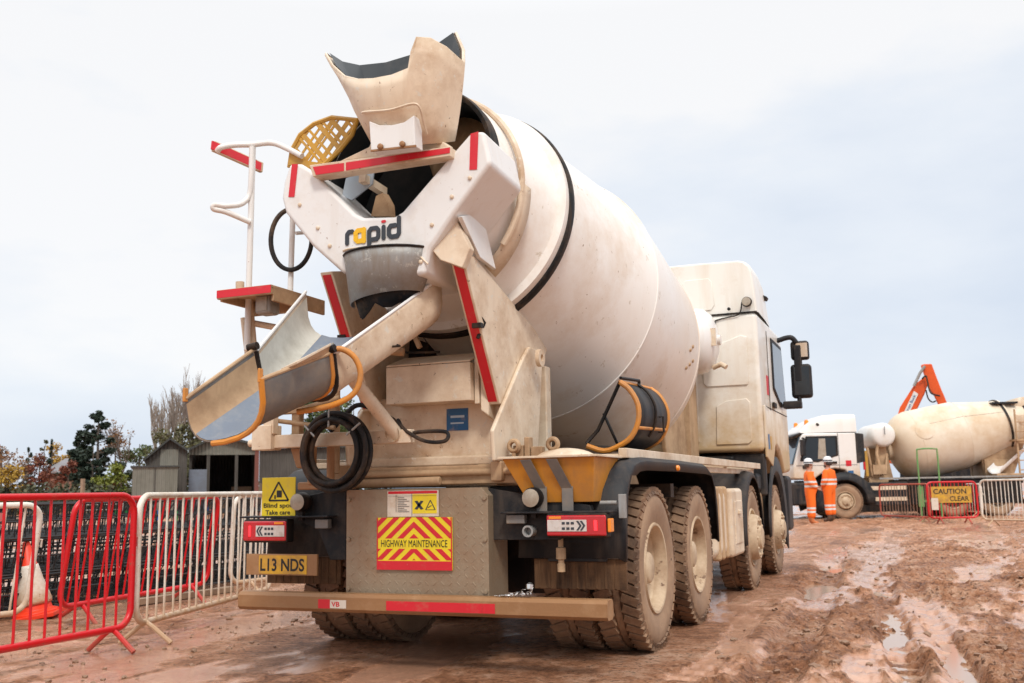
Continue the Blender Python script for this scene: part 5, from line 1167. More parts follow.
# stacked reinforcement cages behind the barriers
def cage_mesh(Ln, w, h, pitch, sk):
    mb = MB()
    for x in (-w / 2, 0, w / 2):
        for z in (0, h): mb.tube([(x, -Ln / 2, z), (x, Ln / 2, z)], .012, n=5)
    for z in (h * .5,):
        for x in (-w / 2, w / 2): mb.tube([(x, -Ln / 2, z), (x, Ln / 2, z)], .010, n=5)
    for k in range(14):
        y = -Ln / 2 + .2 + k * .38; mb.tube([(w / 2 - .02, y, 0), (w / 2 - .02, y + .3, h)], .007, n=5)
    k = 0; y = -Ln / 2 + .05
    while y < Ln / 2:
        mb.tube([(-w / 2, y, 0), (-w / 2, y + sk, h), (w / 2, y + sk, h), (w / 2, y, 0)], .0075, n=5, closed=True); y += pitch
    me = mb.mesh('cage'); me.materials.append(M['cage']); return me
CM = [cage_mesh(5.6, .60, .30, .115, .0), cage_mesh(5.6, .60, .30, .095, .06)]
G3 = 'black reinforcement cages stacked behind the barriers'
k = 0
tagm = [plain('tag_blue', (.03, .12, .35), .5), plain('tag_green', (.03, .25, .07), .5), plain('tag_white', (.65, .65, .65), .5), plain('tag_pink', (.55, .18, .16), .5)]
for row, x in enumerate((-4.98, -5.66, -6.40)):
    for seg, y in enumerate((-1.6, 4.15, 9.9)):
        for lev in range(3):
            z = .07 + lev * .325 + .01 * rnd.random()
            o = link('reinforcement_cage', CM[(row + lev) % 2]); o.location = (x + rnd.uniform(-.04, .04), y + rnd.uniform(-.08, .08), z); o.rotation_euler.z = rnd.uniform(-.012, .012)
            tag(o, 'black steel reinforcement cage in the long stacks behind the left barriers', 'rebar cage', G3)
            if row < 2 or lev == 2:
                for q in range(4):
                    mb = MB(); yy = rnd.uniform(-2.7, 2.7); zz = rnd.uniform(.03, .16); mb.bb(.295, .300, yy, yy + rnd.uniform(.02, .05), zz, zz + rnd.uniform(.05, .11)); mb.build('plastic_tag', tagm[rnd.randrange(4)], o)
# short timbers the cages lie on
for i, y in enumerate((-3.6, -1.0, 2.0, 4.8, 7.6)):
    mb = MB(); mb.bb(-7.3, -4.6, y - .05, y + .05, -.01, .055); tag(mb.build('timber_bearer', M['wood'], bevel=.004), 'timber bearer lying crossways under the stacks of black reinforcement cages', 'timber', 'bearers under the cages')

# ================================================================== workers
def skinned(name, verts, edges, radii, mat, parent, sub=2):
    me = bpy.data.meshes.new(name); me.from_pydata([Vector(v) for v in verts], edges, []); me.update()
    o = bpy.data.objects.new(name, me); col.objects.link(o); o.parent = parent
    md = o.modifiers.new('skin', 'SKIN'); md.use_smooth_shade = True
    for i, r in enumerate(radii): me.skin_vertices[0].data[i].radius = (r, r) if not isinstance(r, tuple) else r
    me.skin_vertices[0].data[0].use_root = True
    s = o.modifiers.new('sub', 'SUBSURF'); s.levels = sub; s.render_levels = sub
    me.materials.append(mat); return o
def hivis_mat():
    m = M['hivis'].copy(); t = m.node_tree; b = t.nodes['Principled BSDF']; l = t.links.new
    tcn = N(t, 'ShaderNodeTexCoord'); sz = N(t, 'ShaderNodeSeparateXYZ'); l(tcn.outputs['Object'], sz.inputs['Vector'])
    acc = None
    for z in (.36, .46, 1.07, 1.19):
        s = N(t, 'ShaderNodeMath', operation='SUBTRACT'); l(sz.outputs['Z'], s.inputs[0]); s.inputs[1].default_value = z
        a = N(t, 'ShaderNodeMath', operation='ABSOLUTE'); l(s.outputs[0], a.inputs[0])
        c = N(t, 'ShaderNodeMath', operation='LESS_THAN'); l(a.outputs[0], c.inputs[0]); c.inputs[1].default_value = .027
        if acc is None: acc = c.outputs[0]
        else:
            d = N(t, 'ShaderNodeMath', operation='MAXIMUM'); l(acc, d.inputs[0]); l(c.outputs[0], d.inputs[1]); acc = d.outputs[0]
    src = b.inputs['Base Color'].links[0].from_socket
    mx = N(t, 'ShaderNodeMix', data_type='RGBA'); l(acc, mx.inputs['Factor']); l(src, mx.inputs['A']); mx.inputs['B'].default_value = (.70, .70, .68, 1)
    l(mx.outputs['Result'], b.inputs['Base Color']); return m
HV = hivis_mat()
def person(label, loc, rz, boots_mat, belly, hair, beard, visor, arms=((.17, .17, .99), (.17, .17, .99)), stance=0.0):
    """faces local +Y"""
    o = thing('person', label, 'person', (loc[0], loc[1], gz(loc[0], loc[1])), rz, 'workers in orange beside the far lorry')
    V, E, Rr = [], [], []
    def add(p, r, prev=None):
        V.append(p); Rr.append(r)
        if prev is not None: E.append((prev, len(V) - 1))
        return len(V) - 1
    pel = add((0, 0, .97), .13); ab = add((0, .02, 1.12), .13, pel); chn = add((0, 0, 1.33), .13, ab); nk = add((0, 0, 1.50), .058, chn); hd = add((0, .02, 1.60), .075, nk); hd2 = add((0, .02, 1.70), .088, hd); add((0, .005, 1.765), .06, hd2)
    add((0, .115, 1.635), .018, hd)          # nose
    for s in (-1, 1):
        sh = add((s * .17, -.01, 1.42), .07, chn); wx, wy, wz = arms[0 if s < 0 else 1]; dy = Vector((-s * .025, .055, -.025)) if wy > .1 else Vector((0, .02, -.065))
        eb = add((s * .235, -.03, 1.16), .05, sh); wr = add((s * wx, wy, wz), .032, eb); pmv = Vector((s * wx, wy, wz)) + dy; pm = add(tuple(pmv), .036, wr); ox = pmv - Vector((s * .145, .225, .965))
        for f in range(4): k1 = add(tuple(Vector((s * (.165 - f * .017), .27, .955 - abs(f - 1) * .004)) + ox), .0095, pm); add(tuple(Vector((s * (.158 - f * .017), .295 - .004 * abs(f - 1), .925)) + ox), .008, k1)
        t1 = add(tuple(Vector((s * .115, .235, .985)) + ox), .011, pm); add(tuple(Vector((s * .10, .262, .98)) + ox), .009, t1)
        hp = add((s * .095, 0, .90), .09, pel); kn = add((s * .105, .02, .50), .062, hp); an = add((s * .11, -.01, .10), .045, kn); add((s * .12, .13, .05), .04, an)
        ear = add((s * .088, .01, 1.635), .016, hd)
    body = skinned('body', V, E, Rr, M['skin'], o)
    V, E, Rr = [], [], []
    pel = add((0, 0, .99), (.205, .175)); ab = add((0, .03 + belly, 1.13), (.215, .195)); E.append((0, 1)); chn = add((0, .0, 1.34), (.215, .165), ab); nk = add((0, -.01, 1.47), (.10, .09), chn); add((0, -.01, 1.52), .085, nk)
    for s in (-1, 1):
        sh = add((s * .19, -.01, 1.40), .102, chn); wx, wy, wz = arms[0 if s < 0 else 1]; eb = add((s * .255, -.03, 1.15), .085, sh); add((s * (wx + .012), wy - .012, wz + .012), .060, eb)
        hp = add((s * .10, 0, .88), .132, pel); kn = add((s * .11, .015, .50), .106, hp); k2 = add((s * .112, 0, .30), .102, kn); add((s * .112, -.005, .17), .10, k2)
    skinned('overalls', V, E, Rr, HV, o)
    for s in (-1, 1):
        V, E, Rr = [], [], []
        a = add((s * .112, -.01, .26), .062); a = add((s * .112, -.01, .10), .062, a); c = add((s * .118, .06, .055), .055, a); add((s * .128, .17, .045), .045, c)
        skinned('boot', V, E, Rr, boots_mat, o)
    mb = MB(); mb.lathe([(.128, 1.70), (.130, 1.74), (.120, 1.79), (.095, 1.835), (.05, 1.86), (0, 1.865)], (0, 0, 0), (0, 0, 1), n=24)
    mb.prism([(.10, .08, 1.705), (.05, .185, 1.695), (-.05, .185, 1.695), (-.10, .08, 1.705)], (0, 0, .012)); mb.lathe([(.128, 1.70), (.142, 1.698), (.142, 1.708), (.128, 1.715)], (0, 0, 0), (0, 0, 1), n=24); mb.build('helmet', M['helmet'], o)
    mb = MB(); mb.lathe([(.131, 1.715), (.132, 1.75)], (0, 0, 0), (0, 0, 1), n=24); mb.build('helmet_band', M['dgrey'], o)
    hm = plain('hair', hair, .7); mb = MB(); mb.lathe([(.095, 1.60), (.10, 1.66), (.10, 1.71)], (0, -.012, 0), (0, 0, 1), n=20, a0=PI * .98, a1=PI * 2.02, ref=(1, 0, 0)); mb.build('hair', hm, o, solid=.012)
    if beard: mb = MB(); mb.lathe([(0, 1.52), (.05, 1.53), (.075, 1.565), (.082, 1.60)], (0, .04, 0), (0, 0, 1), n=16, a0=-.2, a1=PI + .2, ref=(1, 0, 0)); mb.build('beard', hm, o, solid=.012)
    mb = MB()
    for s in (-1, 1): mb.lathe([(0, 0), (.010, .0), (.006, .006), (0, .008)], (s * .034, .103, 1.672), (0, 1, 0), n=8)
    mb.build('eyes', M['ink'], o)
    mb = MB(); mb.bb(-.028, .028, .098, .106, 1.592, 1.600); mb.build('mouth', plain('lips', (.35, .12, .1), .6), o)
    return o
mudboot = surf('muddy_gaiter', (.62, .17, .05), MUD, .45, .8, scale=6)
person('left worker in orange overalls and white helmet with muddy orange lower legs', (0.008,22.645,0.000)[:2], -1.25, mudboot, .035, (.10, .07, .05), False, False, arms=((.10, .21, 1.06), (.16, .18, 1.0)))
person('bearded right hand worker in orange overalls and dark boots before the lorry wheel', (0.477,23.339,0.000)[:2], 1.15, M['boot'], .03, (.05, .035, .03), True, True, arms=((.20, .12, .97), (.27, .0, .92)))

# ================================================================== the far mixer lorry, seen from its left side
cw = Vector((0.707,26.278,0.000)); A_ = R(109)
rot = Matrix.Rotation(A_, 3, 'Z')
org = cw - rot @ Vector((-1.24, 4.5, 0))
T2 = thing('concrete_mixer_truck', 'smaller looking white cab mixer lorry parked side on behind the barriers on the right', 'mixer truck', (org.x, org.y, 0), A_)
for s in (1, -1):
    wheel(T2, s, 4.5, True); wheel(T2, s, 1.2, False); wheel(T2, s, -.15, False)
mb = MB()
for s in (-1, 1): mb.bb(s * .36, s * .44, -1.0, 5.6, .82, 1.10)
for y in (4.5, 1.2, -.15): mb.tube([(-.95, y, .53), (.95, y, .53)], .075, n=10)
mb.bb(-.36, .36, -1.0, 5.0, .86, 1.06)
mb.build('chassis_frame', M['black'], T2)
d2, c2, ax2_ = drum_parts(T2, M['drum_far'], M['rubber'], c0=(0, -.92, 2.84), al=.20)
e2 = ax2_.cross(Vector((1, 0, 0)))
a = R(200); nrm = math.cos(a) * Vector((1, 0, 0)) - math.sin(a) * -e2 * -1
nrm = (Vector((-1, 0, 0)) * .93 + (-e2 if (-e2).z > 0 else e2) * .37).normalized()
mb = MB(); mb.lathe([(.30, 1.06), (.30, 1.105), (.27, 1.12), (0, 1.125)], c2 + ax2_ * 2.72, nrm, n=32); mb.build('drum_hatch', M['drum_far'], d2, bevel=.004)
Y2R, Y2F = 3.98, 6.06
cab2, fair2 = loft_cab(T2, Y2R, Y2F, 1.12, 2.68, 3.24, M['cab_far'])
for s in (1, -1):
    f_ = side_window(cab2, s, Y2F, 1.78, 2.60)
    mb = MB(); mb.prism([(s * 1.270, y, z) for y, z in ((5.02, 1.86), (5.02, 2.5), (5.22, 2.5), (5.28, 1.86))], (s * .003, 0, 0)); mb.build('seat_back', M['lamp_glass'], f_)
    mb = MB(); mb.tube([(s * 1.252, 4.62, 1.3), (s * 1.252, 4.62, 2.66)], .007, n=6); mb.tube([(s * 1.252, 4.05, 1.66), (s * 1.252, Y2F - .1, 1.66)], .007, n=6); mb.build('door_gap', M['black'], cab2)
    mb = MB(); mb.box((s * 1.27, 4.8, 1.74), (.03, .2, .07)); mb.build('door_handle', M['black'], cab2)
    mb = MB(); mb.prism([(s * 1.251, y, z) for y, z in ((Y2R - .16, 1.75), (Y2R - .16, 2.62), (Y2R + .10, 2.66), (Y2R + .10, 1.70))], (-s * .05, 0, 0)); mb.build('side_deflector', M['plastic'], cab2)
    mb = MB(); rows = []
    for k in range(15):
        a = R(-22) + k * R(208) / 14; rows.append([(s * x, 4.5 + r * math.cos(a), .52 + r * math.sin(a)) for x, r in ((.8, .66), (1.22, .66), (1.26, .69), (1.26, .92))])
    mb.grid(rows); mb.build('wheel_arch', M['plastic'], cab2, solid=.014, off=1)
    mb = MB(); mb.bb(s * .7, s * 1.22, 2.55, 3.78, .38, 1.10); sk = mb.build('side_skirt', M['plastic'], T2, bevel=.03)
    for z in (.52, .86):
        mb = MB(); mb.bb(s * 1.222, s * 1.23, 2.6, 3.72, z, z + .12); mb.build('skirt_stripe', M['cream'], sk)
    for y, z, mt in ((4.25, 1.62, 'red'), (4.2, 1.3, 'blue')):
        mb = MB(); mb.bb(s * 1.251, s * 1.256, y, y + .17, z, z + .18); mb.build('sticker', M[mt], cab2)
    mb = MB(); mb.tube([(s * 1.25, 5.66, 2.5), (s * 1.46, 5.78, 2.52)], .03); mb.box((s * 1.48, 5.78, 2.22), (.22, .14, .5)); mb.box((s * 1.25, 5.62, 1.62), (.1, .3, .12)); mb.build('mirror', M['plastic'], cab2, bevel=.03)
    mb = MB(); mb.lathe([(0, 0), (.055, 0), (.055, .02), (0, .03)], (s * 1.16, 5.2, 2.95), (s, 0, .3), n=14); mb.build('roof_marker', M['black'], fair2)
    mb = MB(); mb.lathe([(.07, 0), (.07, .10), (.05, .15), (0, .16)], (s * .75, 5.45, 2.98), (0, 0, 1), n=16); mb.bb(s * .68, s * .82, 5.38, 5.52, 2.72, 2.985); mb.build('beacon', M['lens_amber'], fair2)
    mb = MB(); mb.bb(s * 1.18, s * 1.21, -1.0, 3.4, 1.19, 1.24); mb.bb(s * .4, s * 1.18, .5, .56, 1.16, 1.19); mb.bb(s * .4, s * 1.18, 2.5, 2.56, 1.16, 1.19); mb.build('side_rail', M['steel'], T2)
    mb = MB(); mb.bb(s * 1.245, s * 1.262, -.9, 2.5, .40, 1.10); mb.build('side_guard', M['black'], T2, bevel=.01)
    mb = MB(); mb.bb(s * .45, s * 1.15, -1.0, 3.0, 1.0, 1.17); mb.build('catwalk', M['black'], T2)
    mb = MB(); mb.prism([(s * .5, y, z) for y, z in ((-1.55, 2.5), (-1.4, 2.55), (-.05, 2.0), (-.1, 1.2), (-1.0, 1.2))], (-s * .1, 0, 0)); mb.build('drum_leg', M['tan'], T2, bevel=.01)
    pr = [(-.80, .62), (-.76, 1.0), (-.5, 1.15), (1.5, 1.15), (1.75, 1.05), (1.85, .7)]
    mb = MB(); mb.grid([[(s * .6, y, z) for y, z in pr], [(s * 1.25, y, z) for y, z in pr]]); mb.build('mudguard', M['plastic'], T2, solid=.014)
mb = MB(); mb.prism([(-1.08, Y2F - .30, 2.56), (-1.08, Y2F - .02, 1.70), (1.08, Y2F - .02, 1.70), (1.08, Y2F - .30, 2.56)], (0, .035, .012)); mb.build('windscreen', M['screen'], cab2, bevel=.01)
mb = MB(); mb.prism([(-1.15, Y2F - .33, 2.66), (-1.15, Y2F + .12, 2.50), (1.15, Y2F + .12, 2.50), (1.15, Y2F - .33, 2.66)], (0, .01, .05)); mb.build('sun_visor', M['plastic'], cab2, bevel=.01)
mb = MB(); mb.bb(-1.24, 1.24, Y2F - .5, Y2F + .10, .42, 1.14); mb.build('bumper', M['plastic'], cab2, bevel=.07, seg=3)
mb = MB(); mb.bb(-.85, .85, 4.0, 5.6, .9, 1.2); mb.build('engine', M['black'], cab2)
mb = MB(); mb.lathe([(0, -.98), (.2, -.95), (.34, -.88), (.385, -.82), (.385, .78), (.36, .86), (.30, .90), (.18, .925), (0, .93)], (.06, 3.05, 2.60), (-1, 0, 0), n=40); w2 = mb.build('water_tank', M['cab_far'], T2)
mb = MB(); mb.bb(-.93, -.92, 3.04, 3.06, 2.60, 2.86); mb.build('tank_gauge', M['ink'], w2)
mb = MB()
for x in (-.55, .5): mb.prism([(x, 2.75, 1.1), (x, 2.95, 2.3), (x, 3.2, 2.3), (x, 3.4, 1.1)], (.05, 0, 0))
mb.bb(-.8, .8, 3.0, 3.6, 1.1, 1.25); mb.tube([(-.8, 3.2, 1.3), (-.75, 3.3, 2.0), (-.7, 3.2, 2.5)], .05); mb.tube([(-.85, 3.5, 1.3), (-.8, 3.6, 2.2)], .045); mb.tube([(-.85, 3.1, 1.35), (-.5, 2.9, 2.0)], .04); mb.box((-.85, 3.3, 1.5), (.2, .4, .3)); mb.build('gearbox_stand', M['tan'], T2)
mb = MB(); mb.bb(-1.0, -.94, 3.66, 3.74, 1.3, 2.1); mb.build('marker_board', M['yellow'], T2); mb = MB(); mb.bb(-1.0, -.93, 3.745, 3.8, 1.5, 1.75); mb.build('marker_board', M['red'], T2)
mb = MB(); mb.prism([(-.72, -1.62, 3.15), (-.72, -1.62, 2.85), (-.3, -1.62, 2.3), (.3, -1.62, 2.3), (.72, -1.62, 2.85), (.72, -1.62, 3.15), (.4, -1.62, 3.0), (.1, -1.62, 2.7), (-.1, -1.62, 2.7), (-.4, -1.62, 3.0)], (0, .5, 0)); mb.build('discharge_hood', M['cream'], T2, bevel=.01)
mb = MB(); top_ = [(.5 * math.cos(k * PI / 10), -1.45 + .42 * math.sin(k * PI / 10), 3.62 - .12 * math.sin(k * PI / 10 + 1)) for k in range(20)]; bo_ = [(.3 * math.cos(k * PI / 10), -1.4 + .25 * math.sin(k * PI / 10), 3.1) for k in range(20)]
mb.grid([top_, bo_], closed=True); mb.build('charging_hopper', M['cream'], T2, solid=.014)
mb = MB(); mb.bb(-.62, .62, -1.3, -.5, 3.52, 3.58); mb.build('hopper_lid', M['plastic'], T2)
mb = MB(); r2_, _, _, _ = chute_rows((-.2, -1.4, 2.2), (-1.0, -.2, 1.45), .5, .22, .45, .2); mb.grid(r2_); mb.build('chute', M['white'], T2, solid=.012)
mb = MB(); mb.bb(-.6, .6, -1.0, -.1, 1.15, 1.75); mb.bb(-1.15, 1.15, -1.2, -1.1, .35, .5); mb.bb(-1.2, -.6, -1.05, -.2, 1.16, 1.3); mb.build('pedestal', M['tan'], T2, bevel=.015)
mb = MB(); mb.tube([(-1.1, -1.35, 1.2), (-1.1, -1.35, 3.3)], .03); mb.tube([(-1.1, -.95, 1.2), (-1.1, -.95, 3.3)], .03)
for k in range(6): mb.tube([(-1.1, -1.35, 1.4 + k * .3), (-1.1, -.95, 1.4 + k * .3)], .018)
mb.bb(-1.2, -.6, -1.45, -.9, 2.3, 2.36); mb.build('ladder', M['tan'], T2)

# ================================================================== excavator behind the far lorry
EY = 35.0
ex_b = (1.704,35.000,2.746)
X_ = thing('excavator', 'orange excavator with its boom raised behind the far mixer drum', 'excavator', (ex_b[0] + .3, EY, 0))
def rel(p): return (p[0] - ex_b[0] - .3, p[1] - EY, p[2])
mb = MB(); mb.prism([rel(p) for p in ((2.062,35.000,3.124), (2.382,35.000,4.013), (2.954,35.000,4.848), (3.338,35.000,5.140), (3.509,35.000,5.012), (3.331,35.000,4.552), (2.784,35.000,3.524), (2.362,35.000,2.722))], (0, .6, 0))
mb.prism([rel(p) for p in ((2.365,35.000,2.761), (2.062,35.000,3.124), (1.644,35.000,1.888), (2.004,35.000,1.801))], (0, .6, 0)); bo = mb.build('boom', M['excavator'], X_, bevel=.03)
q = [rel(p) for p in ((2.472,34.985,3.733), (2.937,34.985,4.612), (3.083,34.985,4.486), (2.607,34.985,3.590))]
mb = MB(); mb.prism(q, (0, -.012, 0)); lb = mb.build('name_board', M['reflect'], bo)
u0 = Vector(q[1]) - Vector(q[0]); v0 = Vector(q[0]) - Vector(q[3])
Lu = u0.length; u0.normalize(); nrm_ = Vector((0, -1, 0)); v0 = nrm_.cross(u0)
text_mesh('lettering', 'Aaron Buck', M['blue'], lb, Vector(q[3]) + u0 * .08 + v0 * .045 + nrm_ * .014, u0, v0, Lu * .86, .115, .001, .02)
mb = MB(); mb.prism([rel(p) for p in ((3.254,35.000,5.618), (3.376,35.000,5.649), (3.654,35.000,5.639), (3.745,35.000,5.272), (3.941,35.000,4.558), (3.985,35.000,4.439), (4.139,35.000,3.900), (4.298,35.000,3.227), (4.011,35.000,3.162), (3.849,35.000,3.825), (3.644,35.000,4.418), (3.453,35.000,4.741), (3.347,35.000,5.257))], (0.0, .45, 0)); sk_ = mb.build('dipper_arm', M['excavator'], X_, bevel=.03)
mb = MB(); P_ = [rel(p) for p in ((2.951,34.900,4.800), (3.205,34.900,5.295), (3.405,34.900,5.558))]; mb.tube(P_, .055, n=8); P_ = [rel(p) for p in ((3.682,34.800,4.944), (3.948,34.800,4.231))]; mb.build('boom_ram', M['steel'], bo)
mb = MB(); mb.tube(smooth([rel(p) for p in ((3.259,34.850,5.052), (3.411,34.850,5.160), (3.460,34.850,4.844), (3.541,34.850,4.489), (3.852,34.850,4.356))]), .035, n=6); mb.tube(smooth([rel(p) for p in ((3.371,34.850,4.615), (3.419,34.850,4.301), (3.550,34.850,4.139), (3.695,34.850,4.170))]), .03, n=6); mb.build('hydraulic_hose', M['rubber'], bo)
mb = MB(); mb.bb(.2, 2.9, -.9, 1.5, 1.0, 2.0); mb.build('house', M['plastic'], X_, bevel=.08)
mb = MB(); mb.bb(.6, 2.1, -.9, .1, 2.0, 2.6); mb.build('cab', M['plastic'], X_, bevel=.06)
for y in (-1.1, 1.5):
    mb = MB(); mb.prism([(x, y - .3, z) for x, z in [(-1.9 + .42 * math.cos(R(90 + k * 20)), .42 + .42 * math.sin(R(90 + k * 20))) for k in range(10)] + [(1.9 + .42 * math.cos(R(-90 + k * 20)), .42 + .42 * math.sin(R(-90 + k * 20))) for k in range(10)]], (0, .6, 0)); mb.build('track', M['black'], X_)
mb = MB(); mb.tube([(.75, .1, .25), (1.15, .1, 1.6)], .0); mb.prism([(3.0, -.3, .1), (3.6, -.3, .0), (3.9, -.3, .7), (3.3, -.3, 1.3)], (0, 1.0, 0)); mb.build('bucket', M['black'], X_)

# ================================================================== barn, house, trees beyond the yard
def at(name, label, cat, oz, group=None):
    (x, y), rz = oz
    return thing(name, label, cat, (x, y, 0), rz, group)
def corr(name, base, dirt, am):
    m = surf(name, base, dirt, am, 0.75, streak=0.7, scale=0.5); t = m.node_tree; b = t.nodes['Principled BSDF']; l = t.links.new
    tcn = N(t, 'ShaderNodeTexCoord'); w = N(t, 'ShaderNodeTexWave'); w.inputs['Scale'].default_value = 1.6; l(tcn.outputs['Object'], w.inputs['Vector'])
    bn = N(t, 'ShaderNodeBump'); bn.inputs['Strength'].default_value = .8; bn.inputs['Distance'].default_value = .06; l(w.outputs['Fac'], bn.inputs['Height']); l(bn.outputs['Normal'], b.inputs['Normal']); return m
M['corr'] = corr('grey_cladding', (.085, .077, .066), (.035, .03, .026), .5)
M['corr_pale'] = corr('pale_cladding', (.20, .195, .165), (.09, .09, .065), .5)
M['roof'] = corr('barn_roof', (.05, .05, .05), (.035, .04, .03), .5)
M['beige'] = corr('beige_cladding', (.15, .11, .08), (.09, .065, .05), .4)
M['bluedoor'] = surf('blue_grey_door', (.16, .19, .24), (.1, .1, .1), .4, .7, scale=.8)
def pp(mb, pts, y0, dy): mb.prism([(p[0], y0, p[2]) for p in pts], (0, dy, 0))
B0 = at('barn', 'old grey open fronted barn with a boarded gable beyond the cages', 'barn', ((-34.230,40.400),0.6678))
zb_ = -.3
g = ((-2.013,0.000,3.644), (-0.503,0.000,4.429), (1.789,0.000,3.889), (1.789,0.000,3.394), (-2.013,0.000,3.411))
mb = MB(); pp(mb, g, 0, .15); gb = mb.build('gable_boards', M['corr_pale'], B0)
L_, Rr_ = g[0], g[2]
mb = MB(); mb.bb(L_[0], Rr_[0], 9, 9.15, zb_, g[2][2]); mb.bb(L_[0], L_[0] + .15, .16, 9, zb_, g[0][2] - .1); mb.bb(Rr_[0] - .15, Rr_[0], .16, 9, zb_, g[2][2] - .1); mb.build('wall', M['corr'], B0)
mb = MB(); ap = g[1]
for a, b_ in ((L_, ap), (ap, Rr_)):
    mb.prism([(a[0] - .0, -.4, a[2]), (b_[0], -.4, b_[2]), (b_[0], -.4, b_[2] + .14), (a[0], -.4, a[2] + .14)], (0, 9.8, 0))
mb.build('roof', M['roof'], B0)
for u in ((-0.951,0.000,1.992), (0.615,0.000,1.962)): mb = MB(); mb.bb(u[0] - .09, u[0] + .09, .02, .2, zb_, g[3][2]); mb.build('post', M['corr'], B0)
mb = MB(); a = (1.762,0.000,3.104); mb.bb(a[0] - .12, a[0] + .12, -.1, .1, zb_, a[2] + .8); mb.build('post', surf('red_oxide', (.16, .05, .035), (.1, .05, .04), .3, .7), B0)
a, b_ = (-1.985,0.000,1.489), (-1.007,0.000,2.576); mb = MB(); mb.bb(a[0], b_[0], -.05, .05, zb_, b_[2]); mb.build('door_panel', M['bluedoor'], B0)
mb = MB(); mb.bb(L_[0] + .5, L_[0] + 2.2, 3, 5, zb_, 1.0); mb.bb(L_[0] + 2.4, L_[0] + 3.6, 4, 6, zb_, 1.6); mb.build('stored_bales', M['wood'], B0)
S0 = at('lean_to_shed', 'long grey corrugated lean-to shed joined to the right of the barn', 'shed', ((-31.023,42.762),0.6014))
a, b_ = (-2.082,0.000,1.359), (2.892,0.000,3.750)
mb = MB(); mb.bb(a[0], b_[0], 0, 7, 1.75, b_[2]); mb.build('upper_cladding', M['corr'], S0)
mb = MB(); mb.bb(a[0], b_[0], -.05, 6.9, zb_, 1.74); mb.build('lower_wall', M['beige'], S0)
mb = MB(); mb.prism([(a[0] - .2, -.3, b_[2]), (a[0] - .2, -.3, b_[2] + .12), (a[0] - .2, 7.4, b_[2] + 1.1), (a[0] - .2, 7.4, b_[2] + .98)], (b_[0] - a[0] + .5, 0, 0)); mb.build('roof', M['roof'], S0)
S1 = at('gabled_shed', 'dark weathered gabled shed joined to the left of the barn', 'shed', ((-35.243,36.960),0.7183))
g = ((-1.256,0.000,3.010), (0.000,0.000,4.203), (0.890,0.000,3.521))
mb = MB(); pp(mb, (g[0], g[1], g[2], (g[2][0], 0, zb_), (g[0][0], 0, zb_)), 0, .15); mb.build('gable_wall', M['corr'], S1)
mb = MB()
for a, b_ in ((g[0], g[1]), (g[1], g[2])): mb.prism([(a[0] - .1, -.35, a[2]), (b_[0], -.35, b_[2]), (b_[0], -.35, b_[2] + .13), (a[0] - .1, -.35, a[2] + .13)], (0, 9, 0))
mb.build('roof', M['roof'], S1)
mb = MB(); mb.bb(g[0][0], g[0][0] + .15, .16, 8.5, zb_, g[0][2] - .05); mb.bb(g[0][0], g[2][0], 8.4, 8.55, zb_, g[0][2]); mb.build('wall', M['corr'], S1)
a, b_ = (-0.524,0.000,1.499), (0.419,0.000,3.641); mb = MB(); mb.bb(a[0], b_[0], -.04, -.01, zb_, b_[2]); mb.build('door_panel', M['corr_pale'], S1)
S2 = at('site_hut', 'flat topped greenish grey hut in front of the gabled shed', 'hut', ((-33.156,33.466),0.7318))
a, b_ = (-1.062,0.000,1.443), (1.110,0.000,2.554)
mb = MB(); mb.bb(a[0], b_[0], 0, 3, zb_, b_[2]); mb.build('wall', M['corr_pale'], S2); mb = MB(); mb.bb(a[0] - .1, b_[0] + .1, -.1, 3.1, b_[2] + .003, b_[2] + .09); mb.build('roof', M['roof'], S2)
mb = MB(); c = (a[0] + b_[0]) / 2; mb.bb(c - .03, c + .03, -.02, .003, zb_, b_[2] - .05); mb.build('wall_joint', M['corr'], S2)
H0 = at('house', 'house with a shallow grey slate roof among the autumn trees', 'house', ((-65.813,58.864),0.8090))
a, b_ = (-1.516,0.000,3.246), (1.117,0.000,4.241)
mb = MB(); mb.bb(a[0], b_[0], 0, 7, zb_, a[2]); mb.build('wall', surf('brick', (.3, .16, .11), (.2, .13, .1), .3, .8), H0)
mb = MB(); mb.prism([(a[0] - .3, -.4, a[2]), (a[0] + 1.5, 3.5, b_[2] + .3), (b_[0] - .6, 3.5, b_[2] + .3), (b_[0] + .3, -.4, a[2])], (0, .05, .12)); mb.prism([(a[0] - .3, 7.4, a[2]), (a[0] + 1.5, 3.55, b_[2] + .3), (b_[0] - .6, 3.55, b_[2] + .3), (b_[0] + .3, 7.4, a[2])], (0, .05, .12)); mb.build('roof', surf('slate', (.20, .19, .20), (.14, .13, .12), .4, .6, scale=1), H0)
for x in (-1, 1): mb = MB(); mb.bb(x - .5, x + .5, -.04, -.005, 1.0, 2.0); mb.build('window', M['glass'], H0)
# gate and fence posts in front of the hedge
F0 = at('field_gate', 'pale metal field gate in front of the hedge', 'gate', ((-43.208,40.488),0.7740))
a, b_ = (-1.085,0.000,1.632), (1.028,0.000,1.897)
mb = MB()
for k in range(4): mb.tube([(a[0], 0, .35 + k * .32), (b_[0], 0, .35 + k * .32)], .035, n=6)
mb.build('rail', M['steel'], F0)
for x in (a[0], b_[0]): mb = MB(); mb.tube([(x, 0, 0), (x, 0, 1.4)], .05, n=8); mb.build('gate_post', M['steel'], F0)
mb = MB(); (x, y), rz = ((-42.705,38.166),0.7937); mb.bb(x - .09, x + .09, y - .09, y + .09, -.1, 2.2); tag(mb.build('fence_post', M['wood']), 'single weathered post standing left of the field gate', 'post')

